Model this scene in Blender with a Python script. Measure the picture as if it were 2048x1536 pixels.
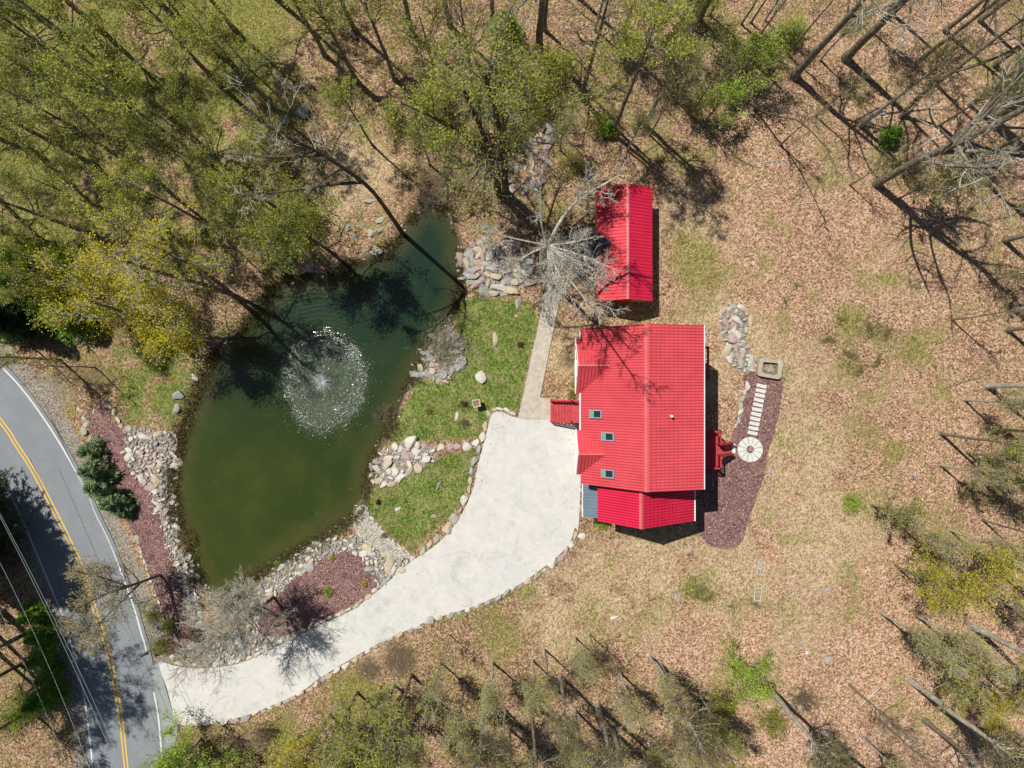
import bpy, bmesh, math, random
import numpy as np
from mathutils import Vector, Matrix, Euler
from mathutils.geometry import tessellate_polygon

for o in list(bpy.data.objects): bpy.data.objects.remove(o, do_unlink=True)
S = bpy.context.scene
COL = S.collection
random.seed(7); RNG = np.random.default_rng(11)
R = math.radians
H = 55.0            # flying height of the camera in metres
P = 25.0            # photograph pixels per metre on the ground

# ------------------------------------------------------------------ camera
cd = bpy.data.cameras.new('camera'); cam = bpy.data.objects.new('camera', cd); COL.objects.link(cam)
cam.location = (0, 0, H); cam.rotation_euler = (0, 0, 0)
cd.sensor_width = 36; cd.lens = 18.0/(40.96/H); cd.clip_start = 0.5; cd.clip_end = 2000
S.camera = cam
# ------------------------------------------------------------------ world and sun
SD = Vector((0.416, -0.376, -1.0))       # the way the sunlight travels
W = bpy.data.worlds.new("World"); S.world = W; W.use_nodes = True
wn = W.node_tree.nodes; wl = W.node_tree.links
sky = wn.new('ShaderNodeTexSky'); sky.sky_type = 'NISHITA'; sky.sun_disc = False
sky.sun_elevation = R(60.7); sky.sun_rotation = R(-47.9); sky.air_density = 1.0; sky.dust_density = 0.6
bg = wn['Background']; bg.inputs[1].default_value = 0.05
wl.new(sky.outputs[0], bg.inputs[0])
sl = bpy.data.lights.new('sun', 'SUN'); sl.energy = 5.0; sl.angle = R(0.5); sl.color = (1.0, 0.95, 0.85)
so = bpy.data.objects.new('sun', sl); COL.objects.link(so)
so.rotation_euler = SD.to_track_quat('-Z', 'Y').to_euler(); so.location = (-30, 30, 80)
S.view_settings.view_transform = 'Standard'; S.view_settings.look = 'None'
S.view_settings.gamma = 1; S.view_settings.exposure = 0.04
S.render.engine = 'CYCLES'
S.cycles.max_bounces = 5; S.cycles.diffuse_bounces = 2; S.cycles.glossy_bounces = 2; S.cycles.transmission_bounces = 3
S.cycles.transparent_max_bounces = 4

# ------------------------------------------------------------------ measuring
def G(px, py, z=0.0):
    s = (1 - z/H)/P
    return ((px-1024)*s, (768-py)*s)
def GP(pts, z=0.0): return [G(a, b, z) for a, b in pts]

def smooth_line(pts, n=6, closed=True):
    pts = [np.array(p, float) for p in pts]; out = []; N = len(pts)
    for i in range(N if closed else N-1):
        if closed: a, b, c, d = pts[i-1], pts[i], pts[(i+1) % N], pts[(i+2) % N]
        else: a, b, c, d = pts[max(i-1, 0)], pts[i], pts[i+1], pts[min(i+2, N-1)]
        for k in range(n):
            t = k/n
            out.append(0.5*((2*b)+(-a+c)*t+(2*a-5*b+4*c-d)*t*t+(-a+3*b-3*c+d)*t**3))
    if not closed: out.append(pts[-1])
    return [tuple(p) for p in out]

def sdist(x, y, poly):
    """signed distance, negative inside"""
    x = np.asarray(x, float); y = np.asarray(y, float)
    d = np.full(x.shape, 1e18); ins = np.zeros(x.shape, bool); n = len(poly)
    for i in range(n):
        ax, ay = poly[i]; bx, by = poly[(i+1) % n]
        ex, ey = bx-ax, by-ay; L = ex*ex+ey*ey+1e-12
        t = np.clip(((x-ax)*ex+(y-ay)*ey)/L, 0, 1)
        d = np.minimum(d, (x-ax-t*ex)**2+(y-ay-t*ey)**2)
        c = ((ay > y) != (by > y))
        with np.errstate(divide='ignore', invalid='ignore'):
            xi = ax+(y-ay)*ex/(ey if abs(ey) > 1e-12 else 1e-12)
        ins ^= (c & (x < xi))
    return np.sqrt(d)*np.where(ins, -1, 1)

def vnoise(x, y, scale, seed):
    r = np.random.default_rng(seed).random((128, 128))
    u = np.asarray(x)/scale+500.3; v = np.asarray(y)/scale+500.7
    i = np.floor(u).astype(int); j = np.floor(v).astype(int); fu = u-i; fv = v-j
    fu = fu*fu*(3-2*fu); fv = fv*fv*(3-2*fv); g = lambda a, b: r[a % 128, b % 128]
    return (g(i, j)*(1-fu)+g(i+1, j)*fu)*(1-fv)+(g(i, j+1)*(1-fu)+g(i+1, j+1)*fu)*fv
def fbm(x, y, scale, seed, o=4):
    s = 0; a = 1; t = 0
    for k in range(o):
        s = s+a*vnoise(x, y, scale/2**k, seed+k); t += a; a *= .55
    return s/t
def sstep(a, b, x): 
    t = np.clip((x-a)/(b-a), 0, 1); return t*t*(3-2*t)

# ------------------------------------------------------------------ mesh helpers
def mesh_np(name, verts, faces, mats, midx=None, smooth=False):
    verts = np.asarray(verts, np.float32).reshape(-1, 3); faces = np.asarray(faces, np.int32)
    m = bpy.data.meshes.new(name); n = faces.shape[1]
    m.vertices.add(len(verts)); m.vertices.foreach_set('co', verts.ravel())
    m.loops.add(faces.size); m.loops.foreach_set('vertex_index', faces.ravel())
    m.polygons.add(len(faces))
    m.polygons.foreach_set('loop_start', np.arange(0, faces.size, n, dtype=np.int32))
    if midx is not None: m.polygons.foreach_set('material_index', np.asarray(midx, np.int32))
    m.update(calc_edges=True)
    if smooth: m.polygons.foreach_set('use_smooth', np.ones(len(faces), bool))
    for k in (mats if isinstance(mats, (list, tuple)) else [mats]): m.materials.append(k)
    return m

def link(name, data, parent=None, loc=None):
    o = bpy.data.objects.new(name, data); COL.objects.link(o)
    if parent: o.parent = parent
    if loc is not None: o.location = loc
    return o
def tag(o, label=None, cat=None, group=None, kind=None):
    if label: o['label'] = label
    if cat: o['category'] = cat
    if group: o['group'] = group
    if kind: o['kind'] = kind
    return o
def thing(name, label, cat, loc=(0, 0, 0), group=None, rz=0):
    o = link(name, None, None, loc); o.rotation_euler = (0, 0, rz); o.empty_display_size = .3
    return tag(o, label, cat, group)
def copy_thing(src, parent=None):
    c = src.copy(); COL.objects.link(c)
    if parent: c.parent = parent
    for ch in src.children: copy_thing(ch, c)
    return c

class MB:
    """collects boxes, bars, tubes and polygons into one mesh"""
    def __init__(s): s.v = []; s.f = []; s.m = []
    def add(s, vs, fs, mi=0):
        b = len(s.v); s.v += [tuple(p) for p in vs]; s.f += [tuple(i+b for i in f) for f in fs]; s.m += [mi]*len(fs)
    def box(s, x0, x1, y0, y1, z0, z1, mi=0):
        vs = [(x0, y0, z0), (x1, y0, z0), (x1, y1, z0), (x0, y1, z0), (x0, y0, z1), (x1, y0, z1), (x1, y1, z1), (x0, y1, z1)]
        s.add(vs, [(3, 2, 1, 0), (4, 5, 6, 7), (0, 1, 5, 4), (1, 2, 6, 5), (2, 3, 7, 6), (3, 0, 4, 7)], mi)
    def bar(s, a, b, w, h, mi=0, up=(0, 0, 1)):
        a = Vector(a); b = Vector(b); t = (b-a).normalized(); u = Vector(up)
        if abs(t.dot(u)) > .95: u = Vector((0, 1, 0))
        r = t.cross(u).normalized()*(w/2); n = r.cross(t).normalized()*(h/2)
        vs = [a-r-n, a+r-n, a+r+n, a-r+n, b-r-n, b+r-n, b+r+n, b-r+n]
        s.add(vs, [(0, 1, 2, 3), (7, 6, 5, 4), (0, 4, 5, 1), (1, 5, 6, 2), (2, 6, 7, 3), (3, 7, 4, 0)], mi)
    def tube(s, pts, rads, n=8, mi=0, cap=True):
        pts = [Vector(p) for p in pts]; b = len(s.v); K = len(pts)
        for i, p in enumerate(pts):
            t = (pts[min(i+1, K-1)]-pts[max(i-1, 0)]).normalized()
            u = Vector((1, 0, 0)) if abs(t.x) < .8 else Vector((0, 1, 0))
            a = t.cross(u).normalized(); c = t.cross(a)
            for k in range(n):
                an = 2*math.pi*k/n; s.v.append(tuple(p+(a*math.cos(an)+c*math.sin(an))*rads[i]))
        for i in range(K-1):
            for k in range(n):
                q = (k+1) % n; s.f.append((b+i*n+k, b+i*n+q, b+(i+1)*n+q, b+(i+1)*n+k)); s.m.append(mi)
        if cap:
            s.f.append(tuple(b+k for k in range(n))[::-1]); s.m.append(mi)
            s.f.append(tuple(b+(K-1)*n+k for k in range(n))); s.m.append(mi)
    def slab(s, pts, z0, z1, mi=0):
        """polygon pts (xy) extruded z0..z1"""
        n = len(pts); A = sum(pts[i][0]*pts[(i+1) % n][1]-pts[(i+1) % n][0]*pts[i][1] for i in range(n))
        if A < 0: pts = pts[::-1]
        tri = tessellate_polygon([[Vector((p[0], p[1], 0)) for p in pts]])
        top = [(p[0], p[1], z1) for p in pts]; bot = [(p[0], p[1], z0) for p in pts]
        fs = []
        for t in tri:
            a, b, c = [Vector(top[i]) for i in t]
            if (b-a).cross(c-a).z < 0: t = t[::-1]
            fs.append(tuple(t)); fs.append(tuple(i+n for i in t[::-1]))
        for i in range(n):
            j = (i+1) % n; fs.append((i+n, j+n, j, i))
        s.add(top+bot, fs, mi)
    def quadslab(s, q, th, mi=0):
        """four 3-D corners (counter clockwise from above), th thick downwards"""
        q = [Vector(p) for p in q]; n = (q[1]-q[0]).cross(q[2]-q[0]).normalized()*th
        s.add(q+[p-n for p in q], [(0, 1, 2, 3), (7, 6, 5, 4), (0, 4, 5, 1), (1, 5, 6, 2), (2, 6, 7, 3), (3, 7, 4, 0)], mi)
    def mesh(s, name, mats, smooth=False):
        m = bpy.data.meshes.new(name); m.from_pydata(s.v, [], s.f)
        for k in (mats if isinstance(mats, (list, tuple)) else [mats]): m.materials.append(k)
        m.polygons.foreach_set('material_index', s.m)
        if smooth: m.polygons.foreach_set('use_smooth', [True]*len(s.f))
        m.update(); return m
    def build(s, name, mats, parent=None, loc=None, smooth=False):
        return link(name, s.mesh(name, mats, smooth), parent, loc)

# ------------------------------------------------------------------ materials
class NT:
    def __init__(s, name):
        s.mat = bpy.data.materials.new(name); s.mat.use_nodes = True
        s.n = s.mat.node_tree.nodes; s.l = s.mat.node_tree.links; s.n.clear()
        s.out = s.n.new('ShaderNodeOutputMaterial'); s.b = s.n.new('ShaderNodeBsdfPrincipled')
        s.l.new(s.b.outputs[0], s.out.inputs[0])
        s.geo = None
    def pos(s):
        if s.geo is None: s.geo = s.n.new('ShaderNodeNewGeometry')
        return s.geo.outputs['Position']
    def obj(s):
        t = s.n.new('ShaderNodeTexCoord'); return t.outputs['Object']
    def put(s, sock, v):
        if isinstance(v, bpy.types.NodeSocket): s.l.new(v, sock)
        elif isinstance(v, (tuple, list)): sock.default_value = (*v, 1)[:4] if len(sock.default_value) == 4 else v
        else: sock.default_value = v
    def noise(s, scale, detail=3, rough=.55, vec=None, col=False, dist=0):
        t = s.n.new('ShaderNodeTexNoise'); t.inputs['Scale'].default_value = scale
        t.inputs['Detail'].default_value = detail; t.inputs['Roughness'].default_value = rough; t.inputs['Distortion'].default_value = dist
        s.l.new(vec or s.pos(), t.inputs['Vector']); return t.outputs[1 if col else 0]
    def voro(s, scale, vec=None, out='Color', feat='F1'):
        t = s.n.new('ShaderNodeTexVoronoi'); t.feature = feat; t.inputs['Scale'].default_value = scale
        s.l.new(vec or s.pos(), t.inputs['Vector']); return t.outputs[out]
    def math(s, op, a, b=0.0, c=None, clamp=False):
        t = s.n.new('ShaderNodeMath'); t.operation = op; t.use_clamp = clamp
        s.put(t.inputs[0], a); s.put(t.inputs[1], b)
        if c is not None: s.put(t.inputs[2], c)
        return t.outputs[0]
    def mix(s, f, a, b, mode='MIX'):
        t = s.n.new('ShaderNodeMix'); t.data_type = 'RGBA'; t.blend_type = mode
        s.put(t.inputs[0], f); s.put(t.inputs[6], a); s.put(t.inputs[7], b); return t.outputs[2]
    def ramp(s, f, stops, interp='LINEAR'):
        t = s.n.new('ShaderNodeValToRGB'); t.color_ramp.interpolation = interp; e = t.color_ramp.elements
        while len(e) < len(stops): e.new(0.5)
        for i, (p, c) in enumerate(stops):
            e[i].position = p; e[i].color = (*(c if isinstance(c, tuple) else (c, c, c)), 1)
        s.put(t.inputs[0], f); return t.outputs[0]
    def rng(s, f, a, b, c=0., d=1.):
        t = s.n.new('ShaderNodeMapRange'); t.inputs[1].default_value = a; t.inputs[2].default_value = b
        t.inputs[3].default_value = c; t.inputs[4].default_value = d; s.put(t.inputs[0], f); return t.outputs[0]
    def sep(s, v):
        t = s.n.new('ShaderNodeSeparateColor'); s.l.new(v, t.inputs[0]); return t.outputs
    def attr(s, name):
        t = s.n.new('ShaderNodeAttribute'); t.attribute_name = name; return t
    def bump(s, h, strength=.5, dist=.02):
        t = s.n.new('ShaderNodeBump'); t.inputs['Strength'].default_value = strength; t.inputs['Distance'].default_value = dist
        s.l.new(h, t.inputs['Height']); s.l.new(t.outputs[0], s.b.inputs['Normal']); return t
    def fin(s, col=None, rough=.8, spec=.3, metal=0):
        if col is not None: s.put(s.b.inputs['Base Color'], col)
        s.put(s.b.inputs['Roughness'], rough); s.b.inputs['Specular IOR Level'].default_value = spec
        s.b.inputs['Metallic'].default_value = metal
        return s.mat

def flat(name, c, rough=.7, spec=.3, var=.15, scale=3.0, bump=0):
    m = NT(name); n = m.noise(scale, 4, .6, m.obj())
    d = tuple(k*(1-var) for k in c); l = tuple(min(1, k*(1+var)) for k in c)
    col = m.ramp(n, [(.3, d), (.7, l)])
    if bump: m.bump(m.noise(scale*6, 4, .6, m.obj()), .6, bump)
    return m.fin(col, rough, spec)

def rock_mat(name, a, b, c):
    m = NT(name); o = m.obj()
    n = m.noise(2.2, 5, .65, o); n2 = m.noise(14, 4, .7, o)
    col = m.mix(m.rng(n, .35, .65), a, b)
    col = m.mix(m.math('MULTIPLY', m.rng(n2, .55, .75), .7), col, c)
    m.bump(m.math('ADD', m.noise(5, 6, .7, o), m.noise(30, 3, .6, o)), .5, .04)
    return m.fin(col, .88, .2)
ROCKS = {
 'pale': rock_mat('pale stone', (.66, .62, .57), (.50, .47, .43), (.30, .27, .24)),
 'grey': rock_mat('grey stone', (.40, .40, .39), (.30, .31, .31), (.14, .14, .13)),
 'tan': rock_mat('tan stone', (.54, .45, .33), (.44, .37, .28), (.25, .2, .14)),
 'pinkish': rock_mat('pink stone', (.46, .35, .33), (.37, .29, .28), (.2, .13, .13)),
 'greenish': rock_mat('lichen stone', (.42, .43, .36), (.32, .34, .29), (.15, .18, .1)),
}

def bark_mat(name, a, b, lich=None):
    m = NT(name); o = m.obj()
    mp = m.n.new('ShaderNodeMapping'); mp.inputs['Scale'].default_value = (1, 1, .25); m.l.new(o, mp.inputs[0])
    n = m.noise(12, 4, .6, mp.outputs[0]); col = m.mix(m.rng(n, .3, .7), a, b)
    if lich: col = m.mix(m.rng(m.noise(3.5, 3, .6, o), .52, .6), col, lich)
    m.bump(n, .6, .03); return m.fin(col, .9, .15)
BARK = bark_mat('grey brown bark', (.25, .22, .17), (.11, .095, .075), (.30, .29, .21))
BARKD = bark_mat('dark bark', (.15, .125, .095), (.06, .05, .04))
BARKL = bark_mat('pale grey bark', (.46, .44, .38), (.28, .26, .21), (.54, .53, .46))
TWIG = bark_mat('brown twigs', (.30, .24, .18), (.17, .13, .10))
TWIGL = bark_mat('pale twigs', (.62, .60, .52), (.40, .38, .31))
TWIGP = bark_mat('pale brown twigs', (.62, .54, .42), (.42, .36, .27))
TWIGG = bark_mat('grey green twigs', (.36, .35, .25), (.22, .22, .14))

def leaf_mat(name, cols, trans=.42):
    m = NT(name)
    g = m.n.new('ShaderNodeNewGeometry'); r = g.outputs['Random Per Island']
    col = m.ramp(r, [(i/(len(cols)-1), c) for i, c in enumerate(cols)])
    n = m.noise(.9, 2, .5, m.obj()); col = m.mix(m.rng(n, .4, .7, 0, .3), col, tuple(k*.75 for k in cols[0]))
    m.fin(col, .6, .25)
    t = m.n.new('ShaderNodeBsdfTranslucent'); m.l.new(col, t.inputs[0])
    mx = m.n.new('ShaderNodeMixShader'); mx.inputs[0].default_value = trans
    m.l.new(m.b.outputs[0], mx.inputs[1]); m.l.new(t.outputs[0], mx.inputs[2]); m.l.new(mx.outputs[0], m.out.inputs[0])
    return m.mat
LEAF_BUD = leaf_mat('budding leaves', [(.28, .35, .04), (.42, .46, .06), (.54, .53, .12), (.32, .38, .05)])
LEAF_OLV = leaf_mat('olive leaves', [(.18, .23, .028), (.29, .33, .04), (.41, .40, .065), (.22, .26, .035)])
LEAF_YEL = leaf_mat('yellow leaves', [(.52, .50, .02), (.68, .62, .035), (.60, .48, .02), (.42, .46, .03)])
LEAF_BRT = leaf_mat('bright leaves', [(.32, .52, .04), (.44, .62, .07), (.52, .64, .11), (.24, .42, .04)])
LEAF_RUS = leaf_mat('rusty buds', [(.24, .15, .05), (.26, .20, .05), (.30, .16, .07), (.16, .17, .04)])
LEAF_RUS2 = leaf_mat('olive rust buds', [(.24, .22, .05), (.34, .30, .08), (.30, .20, .08), (.22, .24, .05)])
LEAF_MIX = leaf_mat('mixed buds', [(.24, .36, .04), (.42, .50, .07), (.44, .25, .09), (.32, .42, .05), (.60, .58, .15)])
NEEDLE = leaf_mat('spruce needles', [(.15, .24, .12), (.24, .36, .17), (.36, .46, .22), (.11, .19, .09)], .15)
NEEDLEG = leaf_mat('green needles', [(.12, .27, .03), (.20, .40, .05), (.28, .52, .07), (.09, .18, .025)], .2)
NEEDLED = leaf_mat('dark needles', [(.03, .06, .025), (.045, .085, .03), (.06, .11, .035)], .1)
MAROON = leaf_mat('maroon leaves', [(.09, .02, .025), (.13, .03, .04), (.06, .015, .02)], .2)
DEADLF = leaf_mat('dead brush', [(.16, .11, .08), (.24, .17, .12), (.12, .09, .08), (.30, .22, .16)], .1)

# ------------------------------------------------------------------ outlines traced on the ground (photograph pixels)
POND = [(868,410),(895,440),(912,490),(912,560),(905,610),(885,650),(850,700),(822,745),(800,790),(775,850),(752,890),(735,930),(722,985),(705,1025),(665,1055),(610,1085),(560,1115),(515,1145),(470,1175),(425,1185),(398,1150),(385,1090),(362,1050),(352,1000),(352,950),(362,900),(375,850),(400,790),(420,735),(450,690),(490,655),(530,610),(560,575),(610,560),(660,555),(700,530),(750,515),(790,490),(815,455),(838,425)]
DRIVE = [(318,1325),(345,1330),(380,1336),(430,1335),(475,1328),(525,1308),(590,1275),(650,1245),(705,1220),(760,1178),(800,1142),(830,1118),(872,1090),(905,1055),(928,1020),(946,978),(956,930),(967,890),(977,850),(985,827),(1003,824),(1036,836),(1100,839),(1158,841),(1158,1045),(1150,1055),(1140,1085),(1118,1110),(1080,1140),(1045,1165),(1000,1190),(940,1215),(872,1236),(810,1262),(750,1290),(690,1325),(640,1356),(600,1385),(550,1408),(500,1428),(450,1441),(400,1450),(358,1447),(345,1418),(335,1378)]
PATH = [(1098,552),(1124,575),(1111,639),(1080,795),(1101,797),(1101,839),(1036,836),(1083,622)]
MULCH1 = [(190,812),(215,818),(225,845),(252,858),(250,905),(262,935),(285,960),(300,990),(318,1030),(330,1080),(350,1130),(372,1190),(385,1240),(375,1290),(350,1290),(335,1240),(310,1180),(290,1120),(262,1060),(240,1010),(215,950),(190,890),(172,840)]
MULCH2 = [(700,1103),(735,1130),(757,1165),(735,1190),(700,1212),(640,1242),(590,1262),(545,1275),(522,1262),(515,1235),(530,1210),(560,1185),(600,1150),(640,1120)]
MULCH3 = [(1492,748),(1560,752),(1562,800),(1550,860),(1536,905),(1525,960),(1500,1030),(1485,1080),(1460,1097),(1420,1090),(1400,1065),(1385,1000),(1400,950),(1440,915),(1462,880),(1475,830),(1488,780)]
PEBBLE = [(725,1010),(748,1045),(800,1098),(830,1117),(785,1112),(745,1092),(712,1065),(708,1032)]
RIP1 = [(248,858),(300,862),(346,870),(353,890),(350,930),(345,1000),(350,1045),(364,1095),(388,1150),(398,1210),(408,1262),(402,1292),(380,1300),(385,1240),(372,1190),(350,1130),(330,1080),(318,1030),(300,990),(285,960),(262,935),(250,905)]
RIP2 = [(722,1072),(770,1112),(828,1120),(790,1150),(760,1172),(735,1128),(700,1100),(640,1118),(600,1148),(560,1183),(530,1208),(515,1235),(515,1262),(545,1282),(600,1268),(560,1290),(500,1318),(440,1328),(400,1324),(440,1290),(490,1250),(505,1200),(525,1160),(565,1128),(605,1098),(655,1083)]
RIP3 = [(738,940),(765,905),(815,885),(860,895),(870,915),(835,940),(800,955),(772,972),(742,962)]
RIP4 = [(862,672),(905,660),(926,690),(918,722),(882,768),(850,748),(822,745),(832,710)]
RIP5 = [(910,520),(960,478),(1020,490),(1065,520),(1062,565),(1000,590),(955,575),(925,555)]
RIP6 = [(1440,625),(1480,615),(1500,640),(1488,680),(1502,720),(1495,748),(1470,735),(1452,700),(1445,660)]
RIP7 = [(690,420),(740,400),(775,440),(770,500),(735,515),(700,460)]
RIP8 = [(1010,335),(1060,300),(1085,255),(1112,255),(1090,330),(1070,370),(1050,400),(1015,370)]
LAWNS = [[(915,590),(1060,600),(1080,640),(1036,825),(985,820),(960,875),(870,885),(800,885),(768,895),(780,850),(820,790),(830,750),(880,765),(925,700),(910,650)],
 [(725,975),(800,958),(880,912),(955,897),(945,960),(920,1010),(870,1060),(825,1103),(790,1085),(745,1040),(722,1005)],
 [(205,700),(300,670),(400,690),(400,760),(370,830),(347,866),(255,855),(232,835),(205,800)]]
YEL = [(0,840),(33,889),(67,942),(110,1023),(150,1104),(163,1134),(200,1251),(220,1317),(240,1424),(246,1470),(253,1536)]
RLN = [(0,730),(50,785),(100,855),(145,930),(180,1000),(190,1024),(222,1091),(245,1151),(267,1211),(283,1267),(293,1301),(308,1384),(317,1434),(322,1490),(326,1536)]
LLN = [(0,962),(33,1013),(67,1091),(110,1194),(133,1254),(150,1317),(167,1384),(177,1454),(186,1536)]
def ext(l, a, b): return [(l[0][0]-a, l[0][1]-b)] + l + [(l[-1][0]+8*3, l[-1][1]+300)]
YEL = [(-420, 440), (-150, 650)]+YEL+[(266, 1640), (285, 1900), (300, 2300)]
RLN = [(-400, 330), (-150, 580)]+RLN+[(333, 1640), (346, 1900), (358, 2300)]
LLN = [(-440, 560), (-180, 760)]+LLN+[(196, 1640), (214, 1900), (230, 2300)]

pond_w = smooth_line(GP(POND), 4)
drive_w = smooth_line(GP(DRIVE), 3); path_w = GP(PATH)
YW = smooth_line(GP(YEL), 6, False); RW = smooth_line(GP(RLN), 6, False); LW = smooth_line(GP(LLN), 6, False)
def offset_line(l, d):
    out = []
    for i, p in enumerate(l):
        a = l[max(i-1, 0)]; b = l[min(i+1, len(l)-1)]; tx, ty = b[0]-a[0], b[1]-a[1]; L = math.hypot(tx, ty) or 1
        out.append((p[0]-ty/L*d, p[1]+tx/L*d))
    return out
road_w = offset_line(RW, .32)+offset_line(LW, -.32)[::-1]
MULCHES = [[(x+.16*(float(vnoise(x, y, .45, 8))-.5), y+.16*(float(vnoise(x, y, .45, 9))-.5)) for x, y in smooth_line(GP(m), 9)] for m in (MULCH1, MULCH2, MULCH3)]
pebble_w = smooth_line(GP(PEBBLE), 3)
RIPS = [GP(r) for r in (RIP1, RIP2, RIP3, RIP4, RIP5, RIP6, RIP7, RIP8)]
lawn_w = [GP(l) for l in LAWNS]
house_w = [(5.2, 4), (13, 4), (13, -10), (5.2, -10)]

def gz(x, y):
    """height of the ground"""
    x = np.asarray(x, float); y = np.asarray(y, float)
    d = sdist(x, y, pond_w)
    z = -0.10+0.10*fbm(x, y, 5, 3)
    bank = np.where(d > 0, -0.38*(1-sstep(0, 1.3, d)), -0.38-np.minimum(-d*.5, 1.1))
    z = z*sstep(0, 1.3, d)+bank+0.03*(fbm(x, y, .9, 5, 2)-.5)*sstep(-1, 1.3, d)
    for q in (drive_w, path_w, road_w, pebble_w, *MULCHES):
        k = sdist(x, y, q); z = z*(sstep(-.1, .5, k))+(-.05)*(1-sstep(-.1, .5, k))
    return z
def gz1(x, y): return float(gz(np.array([x]), np.array([y]))[0])

# ------------------------------------------------------------------ ground sheet
def axis(a, step):
    core = np.arange(-a, a+step*.5, step); ex = a+np.cumsum(step*1.22**np.arange(1, 26)); ex = ex[ex < 420]
    return np.concatenate([-ex[::-1], core, ex])
gx = axis(47, .22); gy = axis(36, .22)
X, Y = np.meshgrid(gx, gy); nx, ny = len(gx), len(gy)
xf, yf = X.ravel(), Y.ravel(); Z = gz(xf, yf)
idx = np.arange(nx*ny).reshape(ny, nx)
fc = np.stack([idx[:-1, :-1], idx[:-1, 1:], idx[1:, 1:], idx[1:, :-1]], -1).reshape(-1, 4)

px = xf*P+1024; py = 768-yf*P
def blobs(lst):
    v = np.zeros(len(xf))
    for (a, b, r, w) in lst: v = np.maximum(v, w*np.exp(-(((px-a)**2+(py-b)**2)/(r*r))*1.1))
    return v
n1 = fbm(xf, yf, 3.2, 21); n2 = fbm(xf, yf, 9, 31); n3 = fbm(xf, yf, 1.3, 41)
dP = sdist(xf, yf, pond_w)
lawn = np.zeros(len(xf))
for q in lawn_w: lawn = np.maximum(lawn, sstep(.25, -.35, sdist(xf, yf, q)+(n3-.5)*.9))
lawn = np.maximum(lawn, blobs([(930,1225,70,.55),(1060,1170,60,.55),(840,1265,50,.4),(1110,700,45,.55),(1115,760,40,.45),(1520,600,40,.35),(1080,330,60,.35),(1330,560,60,.4),(1370,480,60,.4)])*sstep(.35,.6,n1))
lawn *= (.55+.45*sstep(.3, .6, n3)); lawn *= np.where(px < 420, .55, 1.0)  # left lawn shifted towards olive, partly painting tree shade into it
mossB = blobs([(150,150,260,.75),(420,150,230,.7),(150,420,200,.7),(420,420,220,.75),(560,540,90,.8),(720,250,120,.55),(880,120,200,.5),(1130,400,120,.6),(1400,520,110,.65),(1330,640,90,.55),(1380,330,80,.5),(1050,600,60,.4),
   (1700,640,60,.7),(1770,560,40,.7),(1840,690,70,.65),(1690,740,50,.5),(1790,900,60,.6),(1730,870,80,.5),(1640,960,60,.45),(1390,1180,50,.75),(1440,1190,50,.5),(1520,1250,60,.4),(1560,1150,50,.35),(1950,650,90,.55),(1880,1000,60,.4),
   (1700,1150,60,.55),(1640,1240,70,.45),(1300,1230,90,.4),(1180,1230,80,.45),(1000,1270,120,.5),(900,1330,100,.45),(700,1420,130,.75),(560,1480,120,.7),(1000,1450,120,.35),(1500,1450,100,.35),(100,1350,90,.45),(60,1180,60,.3),(300,640,130,.8),(300,770,110,.95),(1950,420,90,.4),(1100,1180,60,.4),(1880,1150,150,.5)])  # the olive blob on the left lawn also carries painted tree shade
mossB = np.maximum(mossB, .42*sstep(.42, .62, n1)*sstep(.35, .6, n3)); mossB = np.maximum(mossB, .75*sstep(760, 500, px)*sstep(600, 500, py))
moss = mossB*sstep(.38, .62, n1*.6+n3*.4+ (mossB-.45)*.35)
tan = blobs([(1600,900,160,.8),(1500,680,90,.7),(1620,760,130,.7),(1650,1080,160,.85),(1300,1150,160,.9),(1200,1190,140,.9),(1450,1150,150,.9),(1520,1010,90,.7),(1750,1000,120,.6),(1110,1230,160,.8),(720,330,110,.9),(640,400,100,.8),(300,300,280,.4),(100,250,200,.4),(500,250,150,.45),(1420,620,70,.7),(880,650,60,.5),(1420,760,60,.9),(1120,700,80,.7),(40,720,70,.5),(1380,450,140,.6),(1780,560,160,.5),(1850,750,120,.5),(860,260,140,.45),(1600,1250,160,.6),(980,1330,140,.6),(760,1300,80,.5)])
mossB = mossB+0
tan = np.maximum(tan, .42*sstep(1250, 1500, px)*sstep(.42, .6, n1))
tan = tan*sstep(.3, .6, n2*.5+n3*.5+(tan-.5)*.4)
dR = sdist(xf, yf, road_w)
grav = sstep(1.7, .5, dR+(n3-.5)*1.4)*(px < 420)*(py > 600)
grav = np.maximum(grav, blobs([(1440,1085,28,.9),(1180,1065,30,.4),(90,790,70,.6),(200,950,45,.6)])*sstep(.3,.55,n3))
mud_dark = sstep(.95, .05, dP+(n3-.5)*.9)*.85
for q in RIPS[:6]: grav = np.maximum(grav, sstep(.3, -.1, sdist(xf, yf, q)))
mud_dark = np.maximum(mud_dark, blobs([(1135,720,28,.6),(800,1320,45,.8),(740,1340,35,.7),(870,370,80,.6),(100,650,120,.45),(180,760,60,.5),(900,340,90,.4),(290,1300,70,.5),(1090,240,70,.4),(1395,20,10,0)]))  # besides the bank mud: darker brown ground patches, some under trees
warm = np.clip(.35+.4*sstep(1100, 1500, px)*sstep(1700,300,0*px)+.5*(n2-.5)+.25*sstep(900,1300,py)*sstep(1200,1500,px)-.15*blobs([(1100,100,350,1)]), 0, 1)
gm = mesh_np('ground', np.stack([xf, yf, Z], 1), fc, [], smooth=True)
for nm, ch in (('zone', (lawn, moss, tan, grav)), ('zone2', (mud_dark, warm, n1, n3))):
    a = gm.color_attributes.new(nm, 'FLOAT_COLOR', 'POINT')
    a.data.foreach_set('color', np.stack(ch, 1).astype(np.float32).ravel())

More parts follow.
